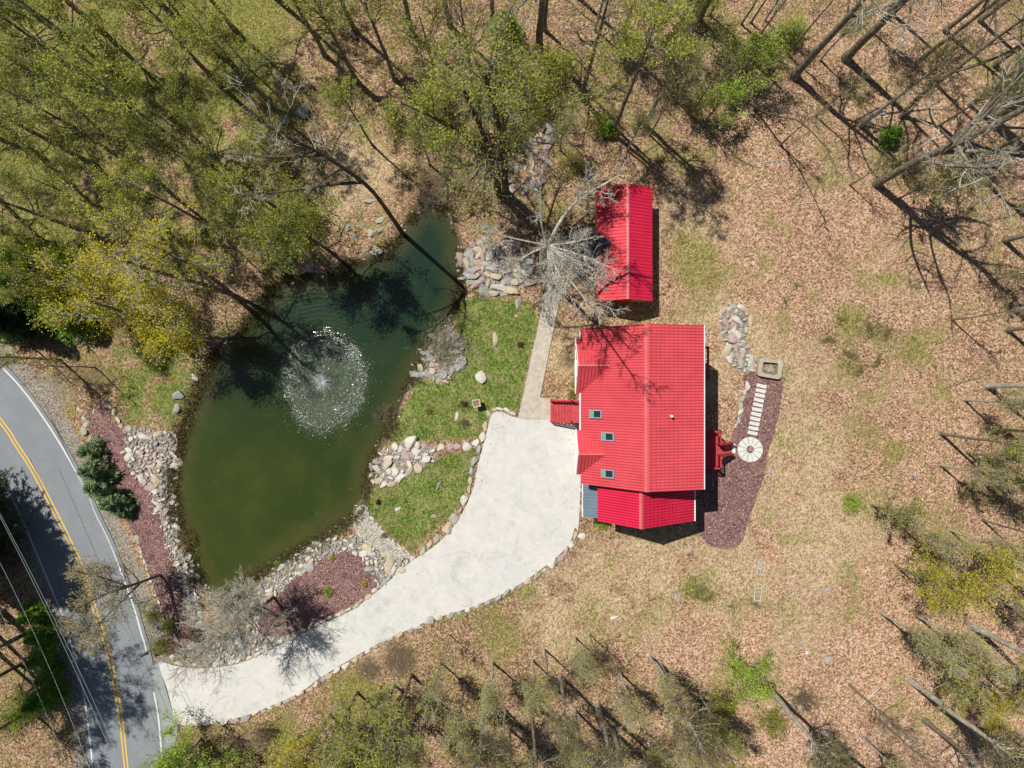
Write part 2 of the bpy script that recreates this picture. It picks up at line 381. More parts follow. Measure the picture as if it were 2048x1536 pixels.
m = NT('woodland floor')
z1 = m.attr('zone'); z2 = m.attr('zone2'); s1 = m.sep(z1.outputs[0]); s2 = m.sep(z2.outputs[0])
v = m.sep(m.voro(9.0)); v2 = m.sep(m.voro(17.0)); fine = m.noise(22, 4, .75); med = m.noise(3.0, 4, .65); wob = m.noise(1.1, 3, .6)
leafr = m.math('ADD', m.math('MULTIPLY', v[0], .55), m.math('MULTIPLY', v2[1], .45))
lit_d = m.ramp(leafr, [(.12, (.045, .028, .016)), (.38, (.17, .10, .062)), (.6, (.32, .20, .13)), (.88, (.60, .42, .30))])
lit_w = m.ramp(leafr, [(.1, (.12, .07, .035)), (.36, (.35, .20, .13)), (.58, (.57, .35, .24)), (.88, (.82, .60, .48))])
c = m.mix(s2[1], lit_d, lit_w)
c = m.mix(m.math('MULTIPLY', m.rng(m.noise(.9, 7, .82), .46, .60, 0, .62), m.rng(s2[1], .3, 1, 1, .5)), c, m.ramp(leafr, [(.15, (.10, .095, .018)), (.5, (.27, .24, .065)), (.85, (.54, .47, .22))]))
c = m.mix(m.rng(m.noise(.22, 5, .7), .5, .66, 0, .5), c, m.mix(1.0, c, (.66, .60, .58), 'MULTIPLY'))
def gate(mask, nz, k=.9): return m.math('MULTIPLY', m.rng(m.math('ADD', mask, m.math('MULTIPLY', m.math('SUBTRACT', nz, .5), k)), .28, .62), 1.0, clamp=True)
bl = m.math('ADD', m.math('MULTIPLY', m.noise(8, 5, .85), .7), m.math('MULTIPLY', v[1], .3)); bl2 = m.noise(5, 6, .8)
tanc = m.ramp(bl, [(.3, (.17, .14, .045)), (.45, (.36, .26, .15)), (.57, (.53, .39, .25)), (.72, (.74, .59, .43))])
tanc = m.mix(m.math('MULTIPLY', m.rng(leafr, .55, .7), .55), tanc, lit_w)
tanc = m.mix(m.rng(m.noise(1.7, 5, .75), .50, .64, 0, .5), tanc, m.ramp(bl, [(.3, (.10, .11, .015)), (.55, (.28, .29, .06)), (.75, (.50, .45, .16))]))
mossc = m.ramp(bl, [(.3, (.06, .075, .010)), (.5, (.18, .195, .035)), (.7, (.40, .37, .12))])
lawnc = m.ramp(bl, [(.3, (.035, .078, .010)), (.5, (.115, .185, .030)), (.72, (.31, .33, .10))])
lawnc = m.mix(m.rng(m.noise(.9, 7, .8), .46, .62, 0, .7), lawnc, m.ramp(bl, [(.3, (.17, .15, .05)), (.7, (.46, .40, .22))]))
gravc = m.ramp(m.math('ADD', m.math('MULTIPLY', v2[0], .7), m.math('MULTIPLY', fine, .3)), [(.2, (.13, .11, .09)), (.5, (.30, .26, .22)), (.85, (.50, .46, .41))])
mud_darkc = m.ramp(fine, [(.35, (.045, .034, .022)), (.65, (.16, .12, .08))])
c = m.mix(gate(s1[2], bl2, .8), c, tanc)
c = m.mix(m.math('MULTIPLY', m.rng(m.math('ADD', s1[1], m.math('MULTIPLY', m.math('SUBTRACT', bl2, .5), 1.5)), .15, .72), .9, clamp=True), c, mossc)
c = m.mix(gate(s1[0], bl2, .35), c, lawnc)
c = m.mix(gate(z1.outputs['Alpha'], med, .4), c, gravc)
c = m.mix(m.math('MULTIPLY', gate(s2[0], med, .5), .85), c, mud_darkc)
c = m.mix(m.rng(wob, .35, .7, 0, .28), c, m.mix(1.0, c, (.62, .6, .58), 'MULTIPLY'))

m.bump(m.math('ADD', m.math('MULTIPLY', leafr, .8), fine), .8, .05)
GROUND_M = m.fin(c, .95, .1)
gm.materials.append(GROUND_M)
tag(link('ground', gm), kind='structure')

# ------------------------------------------------------------------ water
m = NT('pond water'); p = m.pos()
dp = m.noise(.09, 3, .5); wv = m.noise(.35, 3, .6)
c = m.mix(m.rng(dp, .35, .65), (.026, .042, .009), (.038, .054, .010))
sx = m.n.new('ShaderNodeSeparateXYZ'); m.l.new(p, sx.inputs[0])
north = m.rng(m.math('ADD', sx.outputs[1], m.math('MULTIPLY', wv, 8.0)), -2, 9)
c = m.mix(north, c, (.010, .028, .016))  # tree shade and sky reflection painted in, along with the deeper water's tone
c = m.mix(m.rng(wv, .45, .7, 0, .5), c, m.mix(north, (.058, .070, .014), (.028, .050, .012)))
FX, FY = G(643, 764)
cx = m.math('SUBTRACT', sx.outputs[0], FX+.2); cy = m.math('SUBTRACT', sx.outputs[1], FY-.1)
rad = m.math('SQRT', m.math('ADD', m.math('MULTIPLY', cx, cx), m.math('MULTIPLY', m.math('MULTIPLY', cy, cy), .72)))
radn = m.math('ADD', rad, m.math('MULTIPLY', m.noise(.9, 4, .7), 1.6))
ring = m.rng(radn, 4.5, 3.2)
foam = m.noise(6, 6, .85, dist=2.0)
fm = m.math('MULTIPLY', ring, m.rng(foam, .46, .66))
c = m.mix(m.math('MULTIPLY', fm, .38), c, (.26, .33, .26))
sh_ = m.attr('shore').outputs['Fac']; shn = m.math('ADD', sh_, m.math('MULTIPLY', m.noise(.8, 5, .75), 1.6))
c = m.mix(m.rng(shn, -.7, 1.0, 0, .65), c, (.08, .068, .024))
alg = m.noise(1.1, 6, .8); c = m.mix(m.math('MULTIPLY', m.rng(alg, .62, .7), m.rng(sh_, -5, -1.0, 0, .5)), c, (.13, .12, .03))
wave = m.n.new('ShaderNodeTexWave'); wave.wave_type = 'RINGS'; wave.rings_direction = 'Z'; wave.inputs['Scale'].default_value = .9; wave.inputs['Distortion'].default_value = 2.5; wave.inputs['Detail'].default_value = 3
wmp = m.n.new('ShaderNodeMapping'); wmp.inputs['Location'].default_value = (-FX, -FY, 0); m.l.new(p, wmp.inputs[0]); m.l.new(wmp.outputs[0], wave.inputs['Vector'])
rings = m.math('MULTIPLY', wave.outputs['Fac'], m.rng(radn, 10, 3.5, 0, .10))
rp = m.math('ADD', m.math('ADD', m.math('MULTIPLY', m.noise(5, 3, .6), .25), rings), m.math('MULTIPLY', m.math('MULTIPLY', ring, m.noise(7, 4, .7)), 2.2))
m.bump(rp, .8, .05)
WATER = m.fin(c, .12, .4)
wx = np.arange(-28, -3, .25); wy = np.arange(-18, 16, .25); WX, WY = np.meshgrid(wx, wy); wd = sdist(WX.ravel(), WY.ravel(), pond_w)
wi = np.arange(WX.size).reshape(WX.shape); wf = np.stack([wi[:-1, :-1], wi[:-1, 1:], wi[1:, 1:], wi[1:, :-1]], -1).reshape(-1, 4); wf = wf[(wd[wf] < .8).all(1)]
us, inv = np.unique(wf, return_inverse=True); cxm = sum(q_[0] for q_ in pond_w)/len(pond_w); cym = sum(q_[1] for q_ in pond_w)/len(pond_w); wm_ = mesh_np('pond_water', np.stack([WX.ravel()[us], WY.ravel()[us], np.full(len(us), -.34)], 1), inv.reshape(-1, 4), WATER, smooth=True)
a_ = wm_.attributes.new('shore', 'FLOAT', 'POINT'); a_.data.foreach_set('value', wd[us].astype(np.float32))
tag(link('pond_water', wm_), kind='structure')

# ------------------------------------------------------------------ road, driveway, path, beds
m = NT('asphalt'); n = m.noise(40, 4, .8); n2_ = m.noise(.5, 4, .6)
c = m.ramp(n, [(.3, (.15, .168, .188)), (.7, (.25, .272, .298))])
c = m.mix(m.rng(n2_, .4, .7, 0, .35), c, (.29, .31, .33))
crk = m.rng(m.voro(.35, None, 'Distance', 'DISTANCE_TO_EDGE'), .0, .012, .5, 0)
c = m.mix(m.math('MULTIPLY', crk, m.rng(n2_, .45, .6)), c, (.08, .08, .085))
m.bump(n, .5, .01); ASPH = m.fin(c, .85, .25)
rb = MB(); rb.slab(road_w, -.2, .02); tag(rb.build('road', ASPH), kind='structure')
def paint(name, c, wear=.5):
    m = NT(name); n = m.noise(9, 5, .75); col = m.mix(m.rng(n, wear+.08, wear+.2), c, (.24, .25, .26)); return m.fin(col, .7, .3)
WPAINT = paint('white road paint', (.62, .63, .63), .50); YPAINT = paint('yellow road paint', (.66, .42, .08), .56)
def strip(line, w, z):
    a = offset_line(line, w/2); b = offset_line(line, -w/2); n = len(line)
    vs = [(p_[0], p_[1], z) for p_ in a]+[(p_[0], p_[1], z) for p_ in b]
    return vs, [(i, i+1, n+i+1, n+i) for i in range(n-1)]
def cutline(l, y0, y1): return [p_ for p_ in l if not (y0 < p_[1] < y1)]
gy0 = G(0, 1382)[1]; gy1 = G(0, 1303)[1]
up = [p_ for p_ in RW if p_[1] >= gy1]; dn = [p_ for p_ in RW if p_[1] <= gy0]
mk = MB()
for l in (up, dn, LW): mk.add(*strip(l, .12, .026))
for d in (-.13, .13): 
    v_, f_ = strip(offset_line(YW, d), .12, .0265); mk.add(v_, f_, 1)
tag(mk.build('road_markings', [WPAINT, YPAINT]), kind='structure')
# rough asphalt apron between road and driveway
m = NT('patched asphalt'); c = m.ramp(m.noise(12, 5, .8), [(.3, (.20, .22, .23)), (.7, (.36, .39, .39))]); APR = m.fin(c, .9, .2)
ap = MB(); ap.slab(GP([(300,1335),(318,1325),(332,1378),(344,1420),(358,1448),(352,1480),(345,1505),(331,1500),(325,1450),(315,1400)]), -.15, .024)
tag(ap.build('road_apron', APR), kind='structure')

m = NT('driveway concrete'); big = m.noise(.22, 5, .62); md = m.noise(1.6, 5, .7); fi = m.noise(35, 3, .7)
mp = m.n.new('ShaderNodeMapping'); mp.inputs['Rotation'].default_value = (0, 0, R(-32)); mp.inputs['Scale'].default_value = (.25, 1.6, 1); m.l.new(m.pos(), mp.inputs[0])
st = m.noise(1.2, 6, .8, mp.outputs[0])
c = m.mix(m.rng(big, .38, .66), (.56, .545, .525), (.52, .525, .52))
c = m.mix(m.rng(md, .5, .72, 0, .6), c, (.67, .66, .645))
c = m.mix(m.rng(st, .52, .74, 0, .45), c, (.46, .45, .425))
c = m.mix(m.rng(md, .36, .28, 0, .5), c, (.44, .42, .38))
c = m.mix(m.rng(fi, .4, .7, 0, .2), c, (.46, .44, .41))
spot = m.noise(2.4, 3, .5); c = m.mix(m.rng(spot, .70, .76, 0, .5), c, (.24, .23, .21))
br = m.noise(.55, 7, .82, dist=.8); c = m.mix(m.rng(br, .5, .62, 0, .55), c, (.63, .60, .57)); c = m.mix(m.rng(br, .47, .36, 0, .6), c, (.38, .365, .335))
rk = m.noise(1.3, 6, .8, dist=1.5); c = m.mix(m.rng(rk, .62, .70, 0, .35), c, (.50, .44, .36))
m.bump(fi, .3, .006); CONC = m.fin(c, .85, .25)
def slab_obj(name, poly, mat, z0, z1, **k):
    b = MB(); b.slab(poly, z0, z1); return tag(b.build(name, mat), **k)
slab_obj('driveway', drive_w, CONC, -.15, .045, kind='structure')
m = NT('path concrete'); md = m.noise(2.2, 5, .7); c = m.ramp(md, [(.3, (.36, .32, .27)), (.7, (.55, .50, .43))]); c = m.mix(m.rng(m.noise(20, 4, .8), .5, .8, 0, .4), c, (.3, .27, .22))
PCONC = m.fin(c, .88, .2); m.bump(m.noise(30), .3, .01)
slab_obj('footpath', path_w, PCONC, -.15, .05, kind='structure')
m = NT('maroon gravel'); vv = m.sep(m.voro(16)); c = m.ramp(vv[0], [(.1, (.085, .043, .042)), (.5, (.185, .102, .098)), (.92, (.32, .20, .19))])
c = m.mix(m.rng(m.sep(m.voro(13))[1], .95, .965, 0, .8), c, (.55, .42, .3)); c = m.mix(m.rng(m.noise(.8, 4, .7), .5, .75, 0, .5), c, (.34, .20, .18)); m.bump(vv[0], .8, .03)
MULCHM = m.fin(c, .95, .1)
for w_ in MULCHES: slab_obj('gravel_bed', w_, MULCHM, -.12, .012, kind='structure')
m = NT('pale pebbles'); vv = m.sep(m.voro(13)); c = m.ramp(vv[0], [(.1, (.22, .20, .17)), (.5, (.42, .39, .34)), (.9, (.62, .58, .52))]); m.bump(m.voro(13, None, 'Distance'), .9, .05)
slab_obj('pebble_bed', pebble_w, m.fin(c, .9, .2), -.12, .012, kind='structure')
exec_parts = True
# ------------------------------------------------------------------ house
def metal_roof(name, c, c2):
    m = NT(name); n = m.noise(.7, 5, .65, m.obj()); n2 = m.noise(9, 4, .7, m.obj())
    col = m.mix(m.rng(n, .35, .7), c, c2)
    col = m.mix(m.rng(n2, .6, .85, 0, .35), col, tuple(k*.75 for k in c))
    mp = m.n.new('ShaderNodeMapping'); mp.inputs['Scale'].default_value = (.35, 5, .35); m.l.new(m.obj(), mp.inputs[0])
    stn = m.noise(1.3, 5, .75, mp.outputs[0]); col = m.mix(m.rng(stn, .50, .72, 0, .6), col, tuple(min(1, k*.62+.01) for k in c)); col = m.mix(m.rng(stn, .42, .25, 0, .35), col, tuple(min(1, k*1.05+.06) for k in c))
    m.bump(m.noise(2.5, 3, .6, m.obj()), .15, .02); return m.fin(col, m.rng(stn, .3, .7, .35, .6), .4)
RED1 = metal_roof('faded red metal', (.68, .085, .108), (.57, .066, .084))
RED1_SHADE = metal_roof('red rib shade', (.40, .035, .048), (.34, .03, .04))  # darker copy of the red: shade painted on one side of each rib
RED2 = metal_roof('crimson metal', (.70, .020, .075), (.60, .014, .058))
RED2_SHADE = metal_roof('crimson rib shade', (.34, .008, .028), (.28, .008, .024))  # crimson likewise, with the rib-side shade put into the colour
RED3 = metal_roof('scarlet metal', (.72, .035, .065), (.58, .02, .04))
RIDGEM = metal_roof('ridge cap metal', (.66, .13, .14), (.60, .10, .11))
RIDGEW = metal_roof('worn ridge cap', (.62, .25, .28), (.55, .18, .2))
GREYM = metal_roof('slate grey metal', (.14, .19, .25), (.11, .15, .20))
WHITE = flat('white trim', (.74, .75, .78), .5, .4, .06)
SIDING = flat('tan log siding', (.42, .30, .18), .7, .3, .15, 2)
DECKR = flat('red deck paint', (.46, .035, .045), .6, .3, .22, 5)
DECKR2 = flat('worn red deck boards', (.44, .055, .07), .7, .25, .2, 3)
GLASS = flat('dark window glass', (.02, .03, .035), .08, .6, .1)
GTEAL = flat('teal glass reveal', (.16, .36, .30), .25, .5, .15, 4)
SKYF = flat('grey metal frame', (.30, .34, .35), .4, .5, .1)
m = NT('charcoal shingles'); vv = m.sep(m.voro(7, m.obj())); c = m.ramp(vv[0], [(.1, (.045, .045, .055)), (.6, (.09, .088, .10)), (.95, (.15, .145, .155))]); m.bump(m.noise(20), .4, .01)
SHING = m.fin(c, .95, .1)
CONC2 = flat('weathered white slabs', (.60, .60, .58), .85, .2, .16, 3)
WOODW = flat('weathered wood', (.46, .43, .38), .85, .2, .2, 6)
DARKM = flat('black metal', (.02, .02, .022), .5, .4, .2)

def slope(name, mats, parent, xe, ze, xr, zr, y0, y1, pitch=.19, ribh=.045, rw=.05, tile=0, th=.09):
    """ribbed sheet from eave (xe,ze) up to ridge (xr,zr) between y0..y1, ribs running up the slope"""
    b = MB(); s = 1 if xr > xe else -1
    L = math.hypot(xr-xe, zr-ze); ux, uz = (xr-xe)/L, (zr-ze)/L; nx_, nz_ = -uz*s, ux*s
    prof = []; y = y0
    while y < y1-.02:
        ye = min(y+pitch, y1)
        prof += [(y, 0), (max(y, ye-rw-.02), 0), (max(y, ye-rw), ribh), (ye-.035, ribh)]; y = ye
    prof.append((y1, 0))
    nt = max(1, int(round(L/tile))) if tile else 1
    rows = []
    for k in range(nt):
        lo, hi = L*k/nt, L*(k+1)/nt; d = .035 if tile else 0
        rows += [(lo, d), (hi-.004 if k < nt-1 else hi, 0)]
    vs = []
    for (l, dd) in rows:
        for (yy, h) in prof: vs.append((xe+ux*l+nx_*(h+dd), yy, ze+uz*l+nz_*(h+dd)))
    n = len(prof); fs = []; mi = []
    for r in range(len(rows)-1):
        for k in range(n-1):
            a = (r*n+k, r*n+k+1, (r+1)*n+k+1, (r+1)*n+k); fs.append(a if s < 0 else a[::-1])
            mi.append(1 if (k % 4 == 3 ) else 0)  # second slot: rib side with painted shade
    base = len(b.v); b.v += vs; b.f += [tuple(i+base for i in f) for f in fs]; b.m += mi
    q = [(xe, y0, ze), (xe, y1, ze), (xr, y1, zr), (xr, y0, zr)]
    if s > 0: q = q[::-1]
    q = [(p_[0]-nx_*.012, p_[1], p_[2]-nz_*.012) for p_ in q]
    b.quadslab(q, th, 0)
    return b.build(name, mats, parent)

def yslope(name, mats, parent, ye, ze, yr, zr, x0, x1, pitch=.24, ribh=.045, rw=.06):
    """same with the ridge running along x"""
    b = MB(); s = 1 if yr > ye else -1; L = math.hypot(yr-ye, zr-ze); uy, uz = (yr-ye)/L, (zr-ze)/L; ny_, nz_ = -uz*s, ux_ if False else abs(uy)
    prof = []; x = x0
    while x < x1-.02:
        xe_ = min(x+pitch, x1); prof += [(x, 0), (max(x, xe_-rw-.02), 0), (max(x, xe_-rw), ribh), (xe_-.016, ribh)]; x = xe_
    prof.append((x1, 0)); n = len(prof)
    for l in (0, L):
        for (xx, h) in prof: b.v.append((xx, ye+uy*l+ny_*h, ze+uz*l+nz_*h))
    for k in range(n-1):
        a = (k, k+1, n+k+1, n+k); b.f.append(a if s > 0 else a[::-1]); b.m.append(1 if k % 4 == 3 else 0)  # painted shade on the rib side here too
    q = [(x0, ye, ze), (x1, ye, ze), (x1, yr, zr), (x0, yr, zr)]
    if s < 0: q = q[::-1]
    q = [(p_[0], p_[1]-ny_*.012, p_[2]-nz_*.012) for p_ in q]
    b.quadslab(q, .09, 0); return b.build(name, mats, parent)

def prism(b, prof, y0, y1, mi=0):
    n = len(prof); vs = [(x, y0, z) for x, z in prof]+[(x, y1, z) for x, z in prof]
    b.add(vs, [tuple(range(n)), tuple(range(2*n-1, n-1, -1))]+[(i+n, (i+1) % n+n, (i+1) % n, i) for i in range(n)], mi)

HX, HR, HE = 5.0, 9.04, 13.16
house = thing('house', 'large red metal roofed house with three skylights beside the driveway', 'house', (9, -1.6, 0))
def hp(o, par=None):     # parts are modelled in world coordinates
    o.parent = par or house
    return o
house.location = (0, 0, 0)
w = MB(); prism(w, [(5.35, -.3), (12.85, -.3), (12.85, 7.70), (9.04, 8.70), (5.35, 5.22)], -6.98, 3.78)
prism(w, [(4.95, -.3), (5.35, -.3), (5.35, 5.0), (4.95, 5.0)], -1.0+.5, 3.1)
w.build('wall', SIDING, house)
w = MB(); prism(w, [(6.6, -.3), (12.95, -.3), (12.95, 4.75), (8.92, 7.35), (6.6, 4.95)], -9.75, -6.985); w.build('wing_wall', SIDING, house)
slope('roof', [RED1, RED1_SHADE], house, HX, 5.05, HR, 8.9, -7.24, 4.04, pitch=.19)
o = slope('roof', [RED1, RED1_SHADE], house, HE, 7.8, HR, 8.9, -7.24, 4.04, pitch=.205, tile=.34)
o['label'] = 'shallow rear roof slope with tile pattern'
b = MB(); b.quadslab([(HR-.16, -7.25, 8.84), (HR, -7.25, 8.985), (HR, 4.05, 8.985), (HR-.16, 4.05, 8.84)], .03); b.quadslab([(HR, -7.25, 8.985), (HR+.17, -7.25, 8.94), (HR+.17, 4.05, 8.94), (HR, 4.05, 8.985)], .03)
b.build('ridge_cap', RIDGEM, house)
slope('wing_roof', [RED2, RED2_SHADE], house, 6.24, 4.8, 8.92, 7.6, -10.0, -7.05, pitch=.19)
slope('wing_roof', [RED2, RED2_SHADE], house, 13.28, 4.8, 8.92, 7.6, -10.0, -7.05, pitch=.205, tile=.36)
b = MB(); b.quadslab([(8.78, -10.01, 7.52), (8.92, -10.01, 7.68), (8.92, -7.26, 7.68), (8.78, -7.26, 7.52)], .03); b.quadslab([(8.92, -10.01, 7.68), (9.07, -10.01, 7.58), (9.07, -7.26, 7.58), (8.92, -7.26, 7.68)], .03)
b.build('ridge_cap', RIDGEM, house)
# gutters and barge boards
b = MB(); b.box(HE+.01, HE+.09, -7.24, 4.04, 7.66, 7.81); b.build('gutter', WHITE, house)
b = MB(); b.box(13.30, 13.40, -10.0, -7.3, 4.68, 4.82); b.build('gutter', WHITE, house)
b = MB()
for y0, y1 in ((3.30, 4.04), (-3.35, -.66)): b.box(HX-.10, HX-.01, y0, y1, 4.90, 5.07)
b.box(4.58, 4.66, -.7, 3.3, 4.9, 5.03); b.box(4.60, 4.68, -6.6, -3.3, 4.9, 5.03)
b.build('gutter', WHITE, house)
# cross gables over the front
def cross(yc, half, zr, x0, x1):
    d = thing('dormer', None, None); d.parent = house
    yslope('roof_sheet', [RED1, RED1_SHADE], d, yc+half, 5.0, yc, zr, x0, x1)
    yslope('roof_sheet', [RED1, RED1_SHADE], d, yc-half, 5.0, yc, zr, x0, x1)
    b = MB(); b.box(x0-.01, x1-.25, yc-.06, yc+.06, zr-.02, zr+.045); b.build('ridge_cap', RIDGEM, d)
    b = MB(); n = [(x0+.25, yc+half-.15, 4.9), (x0+.25, yc, zr-.15), (x0+.25, yc-half+.15, 4.9)]
    b.add(n+[(p_[0]+.2, p_[1], p_[2]) for p_ in n], [(0, 1, 2), (5, 4, 3), (0, 3, 4, 1), (1, 4, 5, 2), (2, 5, 3, 0)]); b.build('gable_wall', SIDING, d)
    b = MB(); 
    for s in (1, -1): b.bar((x0-.03, yc+s*half, 4.96), (x0-.03, yc, zr-.05), .05, .14)
    b.build('barge_board', WHITE, d)
cross(1.30, 1.98, 6.84, 4.66, 7.1); cross(-4.95, 1.62, 6.60, 4.70, 6.8)
# skylights, vent pipe
def skyl(pxx, pyy):
    def zroof(x): return 5.05+(x-HX)*3.85/4.04
    x = (pxx-1024)/P*.87
    for _ in range(5): x = (pxx-1024)/P*(1-zroof(x)/H)
    y = (768-pyy)/P*(1-zroof(x)/H)
    a = math.atan2(3.85, 4.04); e = thing('skylight', None, None, (x, y, zroof(x)+.05)); e.rotation_euler = (0, -a, 0); e.parent = house
    b = MB(); l, w_, t = .53, .30, .07
    b.box(-l, l, -w_, -w_+t, 0, .14); b.box(-l, l, w_-t, w_, 0, .14); b.box(-l, -l+t, -w_+t, w_-t, 0, .138); b.box(l-t, l, -w_+t, w_-t, 0, .138); b.build('frame', SKYF, e)
    b = MB(); b.box(-l+t, l-t, -w_+t, w_-t, .02, .06); b.box(-l+t, -l+t+.28, -w_+t, w_-t, .06, .066, 1); b.build('pane', [GLASS, GTEAL], e)
for q in ((1192.5, 828), (1216.5, 873), (1216.5, 947)): skyl(*q)
vx, vy = G(1341, 832, 8.6); b = MB(); b.tube([(vx, vy, 8.3), (vx, vy, 8.95)], [.06, .06], 10); b.tube([(vx, vy, 8.93), (vx, vy, 9.0)], [.09, .09], 10); b.build('vent_pipe', WHITE, house)
# windows and doors of the walls
def window(x, y, z, w_, h, ax, s):
    e = thing('window', None, None); e.parent = house; b = MB(); g = MB(); t = .08
    def bx(mb, a0, a1, z0, z1, d0, d1):
        if ax == 'x': mb.box(min(x+s*d0, x+s*d1), max(x+s*d0, x+s*d1), y+a0, y+a1, z0, z1)
        else: mb.box(x+a0, x+a1, min(y+s*d0, y+s*d1), max(y+s*d0, y+s*d1), z0, z1)
    bx(b, -w_/2, w_/2, z, z+t, .003, .07); bx(b, -w_/2, w_/2, z+h-t, z+h, .003, .07); bx(b, -w_/2, -w_/2+t, z+t, z+h-t, .003, .066); bx(b, w_/2-t, w_/2, z+t, z+h-t, .003, .066)
    bx(b, -.025, .025, z+t, z+h-t, .004, .055); b.build('frame', WHITE, e); bx(g, -w_/2+t, w_/2-t, z+t, z+h-t, .004, .03); g.build('pane', GLASS, e)
for y in (-6, -3.4, 1.6): window(12.85, y, 1.0, 1.2, 1.3, 'x', 1)
for y in (-5.5, -2.5, 0): window(12.85, y, 4.9, 1.2, 1.2, 'x', 1)
for x in (7, 11): window(x, 3.78, 1.0, 1.2, 1.3, 'y', 1)
for x in (8.3, 10.6): window(x, -9.75, 1.4, 1.3, 1.4, 'y', -1)
window(5.35, -1.0, 1.5, .9, 1.2, 'x', -1); window(4.95, 1.2, 1.3, 1.3, 1.2, 'x', -1)
g = MB()
for k in range(4): g.box(5.27, 5.345, -6.5, -4.0, .05+k*.55, .57+k*.55)
g.build('garage_door', WHITE, house)
d = MB(); d.box(5.28, 5.345, -2.95, -2.0, 1.1, 3.15); dd = d.build('front_door', DECKR, house); h_ = MB(); h_.tube([(5.24, -2.15, 2.1), (5.24, -2.05, 2.1)], [.03, .03], 8); h_.build('handle', WHITE, dd)
d = MB(); d.box(12.86, 12.93, -5.9, -4.9, 1.2, 3.25); d.build('back_door', WHITE, house)

def railing(parent, a, b_, h=.95, gap=.13, z2=None, post=True, top=.11):
    """railing from a to b (x,y,z of the floor)"""
    mb = MB(); a = Vector(a); b_ = Vector(b_); L = (b_-a).length
    mb.bar(a+Vector((0, 0, h)), b_+Vector((0, 0, h)), top, .05); mb.bar(a+Vector((0, 0, .12)), b_+Vector((0, 0, .12)), .05, .07)
    n = max(2, int(L/gap))
    for i in range(n+1):
        p_ = a.lerp(b_, i/n); mb.bar(p_+Vector((0, 0, .1)), p_+Vector((0, 0, h-.02)), .04, .04)
    for q in ((a, b_) if post else ()): mb.bar(q+Vector((0, 0, -.05)), q+Vector((0, 0, h+.05)), .10, .10)
    return mb.build('railing', DECKR, parent)
# front steps: platform at the wall, six treads coming down to the path
fs = thing('front_steps', None, None); fs.parent = house
y0, y1 = G(0, 843)[1]*.985, G(0, 801)[1]*.985
xs = [G(a, 0)[0]*.985 for a in (1102, 1108, 1113, 1119, 1124, 1130, 1136, 1141.5)]; zt = 1.15
b = MB(); b.box(xs[-1], 5.34, y0, y1, zt-.06, zt); b.box(xs[-1]+.02, 5.33, y0+.02, y1-.02, 0, zt-.065); b.build('landing', DECKR2, fs)
for i in range(7):
    z = zt*(i+1)/8; b = MB(); b.box(xs[i], xs[i+1]-.012, y0, y1, z-.05, z); b.box(xs[i]+.03, xs[i+1]-.03, y0+.03, y1-.03, 0, z-.055); b.build('tread', DECKR2, fs)
for yy in (y0, y1):
    railing(fs, (xs[-1], yy, zt), (5.3, yy, zt), .85, .12); railing(fs, (xs[0], yy, .1), (xs[-1], yy, zt), .85, .12)
# back deck with stairs, and the upper balcony
dk = thing('back_deck', None, None); dk.parent = house; zd = 1.5
dx = G(1443, 0, zd+.9)[0]; dy1 = G(0, 862, zd+.9)[1]; dy0 = G(0, 938, zd+.9)[1]
b = MB(); n = int((dx-12.86)/.15)
for i in range(n): b.box(12.86+i*.15, 12.86+i*.15+.14, dy0, dy1, zd-.05, zd)
b.box(12.88, dx-.03, dy0+.02, dy1-.02, zd-.25, zd-.055)
for yy in (dy0+.1, dy1-.1): b.box(dx-.2, dx-.08, yy-.06, yy+.06, -.1, zd-.26)
b.build('floor', DECKR2, dk)
sy1, sy0 = G(0, 886, 1)[1], G(0, 908, 1)[1]; sx0, sx1 = dx, G(1461, 0, .3)[0]; ns = 6
railing(dk, (12.95, dy1-.05, zd), (dx-.05, dy1-.05, zd), .95, .12); railing(dk, (12.95, dy0+.05, zd), (dx-.05, dy0+.05, zd), .95, .12)
railing(dk, (dx-.05, dy1-.05, zd), (dx-.05, sy1, zd), .95, .12); railing(dk, (dx-.05, sy0, zd), (dx-.05, dy0+.05, zd), .95, .12)
for i in range(ns):
    z = zd*(ns-i)/(ns+1); b = MB(); b.box(sx0+(sx1-sx0)*i/ns, sx0+(sx1-sx0)*(i+1)/ns-.01, sy0, sy1, z-.05, z); b.box(sx0+(sx1-sx0)*i/ns+.03, sx0+(sx1-sx0)*(i+1)/ns-.05, sy0+.05, sy1-.05, -.05, z-.055); b.build('tread', DECKR2, dk)
for yy in (sy0, sy1): railing(dk, (sx0, yy, zd), (sx1, yy, .15), .95, .12)
bc = thing('balcony', None, None); bc.parent = house; zb = 3.3
bx1 = G(1408.5, 0, zb)[0]; by1 = G(0, 694, zb+1)[1]; by0 = G(0, 756, zb+1)[1]
b = MB(); b.box(12.86, bx1, by0, by1, zb-.15, zb)
for yy in (by0+.1, by1-.1): b.box(bx1-.16, bx1-.04, yy-.06, yy+.06, -.1, zb-.155)
b.build('floor', DECKR2, bc)
railing(bc, (bx1, by1, zb), (bx1, by0, zb), 1.0, .16, top=.16); railing(bc, (12.95, by1, zb), (bx1, by1, zb), 1.0, .16); railing(bc, (12.95, by0, zb), (bx1, by0, zb), 1.0, .16)
# grey lean-to roof at the corner
slope('porch_roof', [GREYM, GREYM], house, G(1167, 0, 3.0)[0], 3.0, 6.55, 3.45, G(0, 1035, 3.1)[1], -7.2, pitch=.26, rw=.11, ribh=.07)
b = MB(); 
for yy in (-9.7, -8.4): b.box(5.45, 5.57, yy-.06, yy+.06, -.1, 2.95)
b.build('porch_post', WHITE, house)
b = MB(); b.box(5.30, 5.36, G(0, 1035, 3.1)[1], -7.2, 2.9, 3.0); b.build('gutter', WHITE, house)

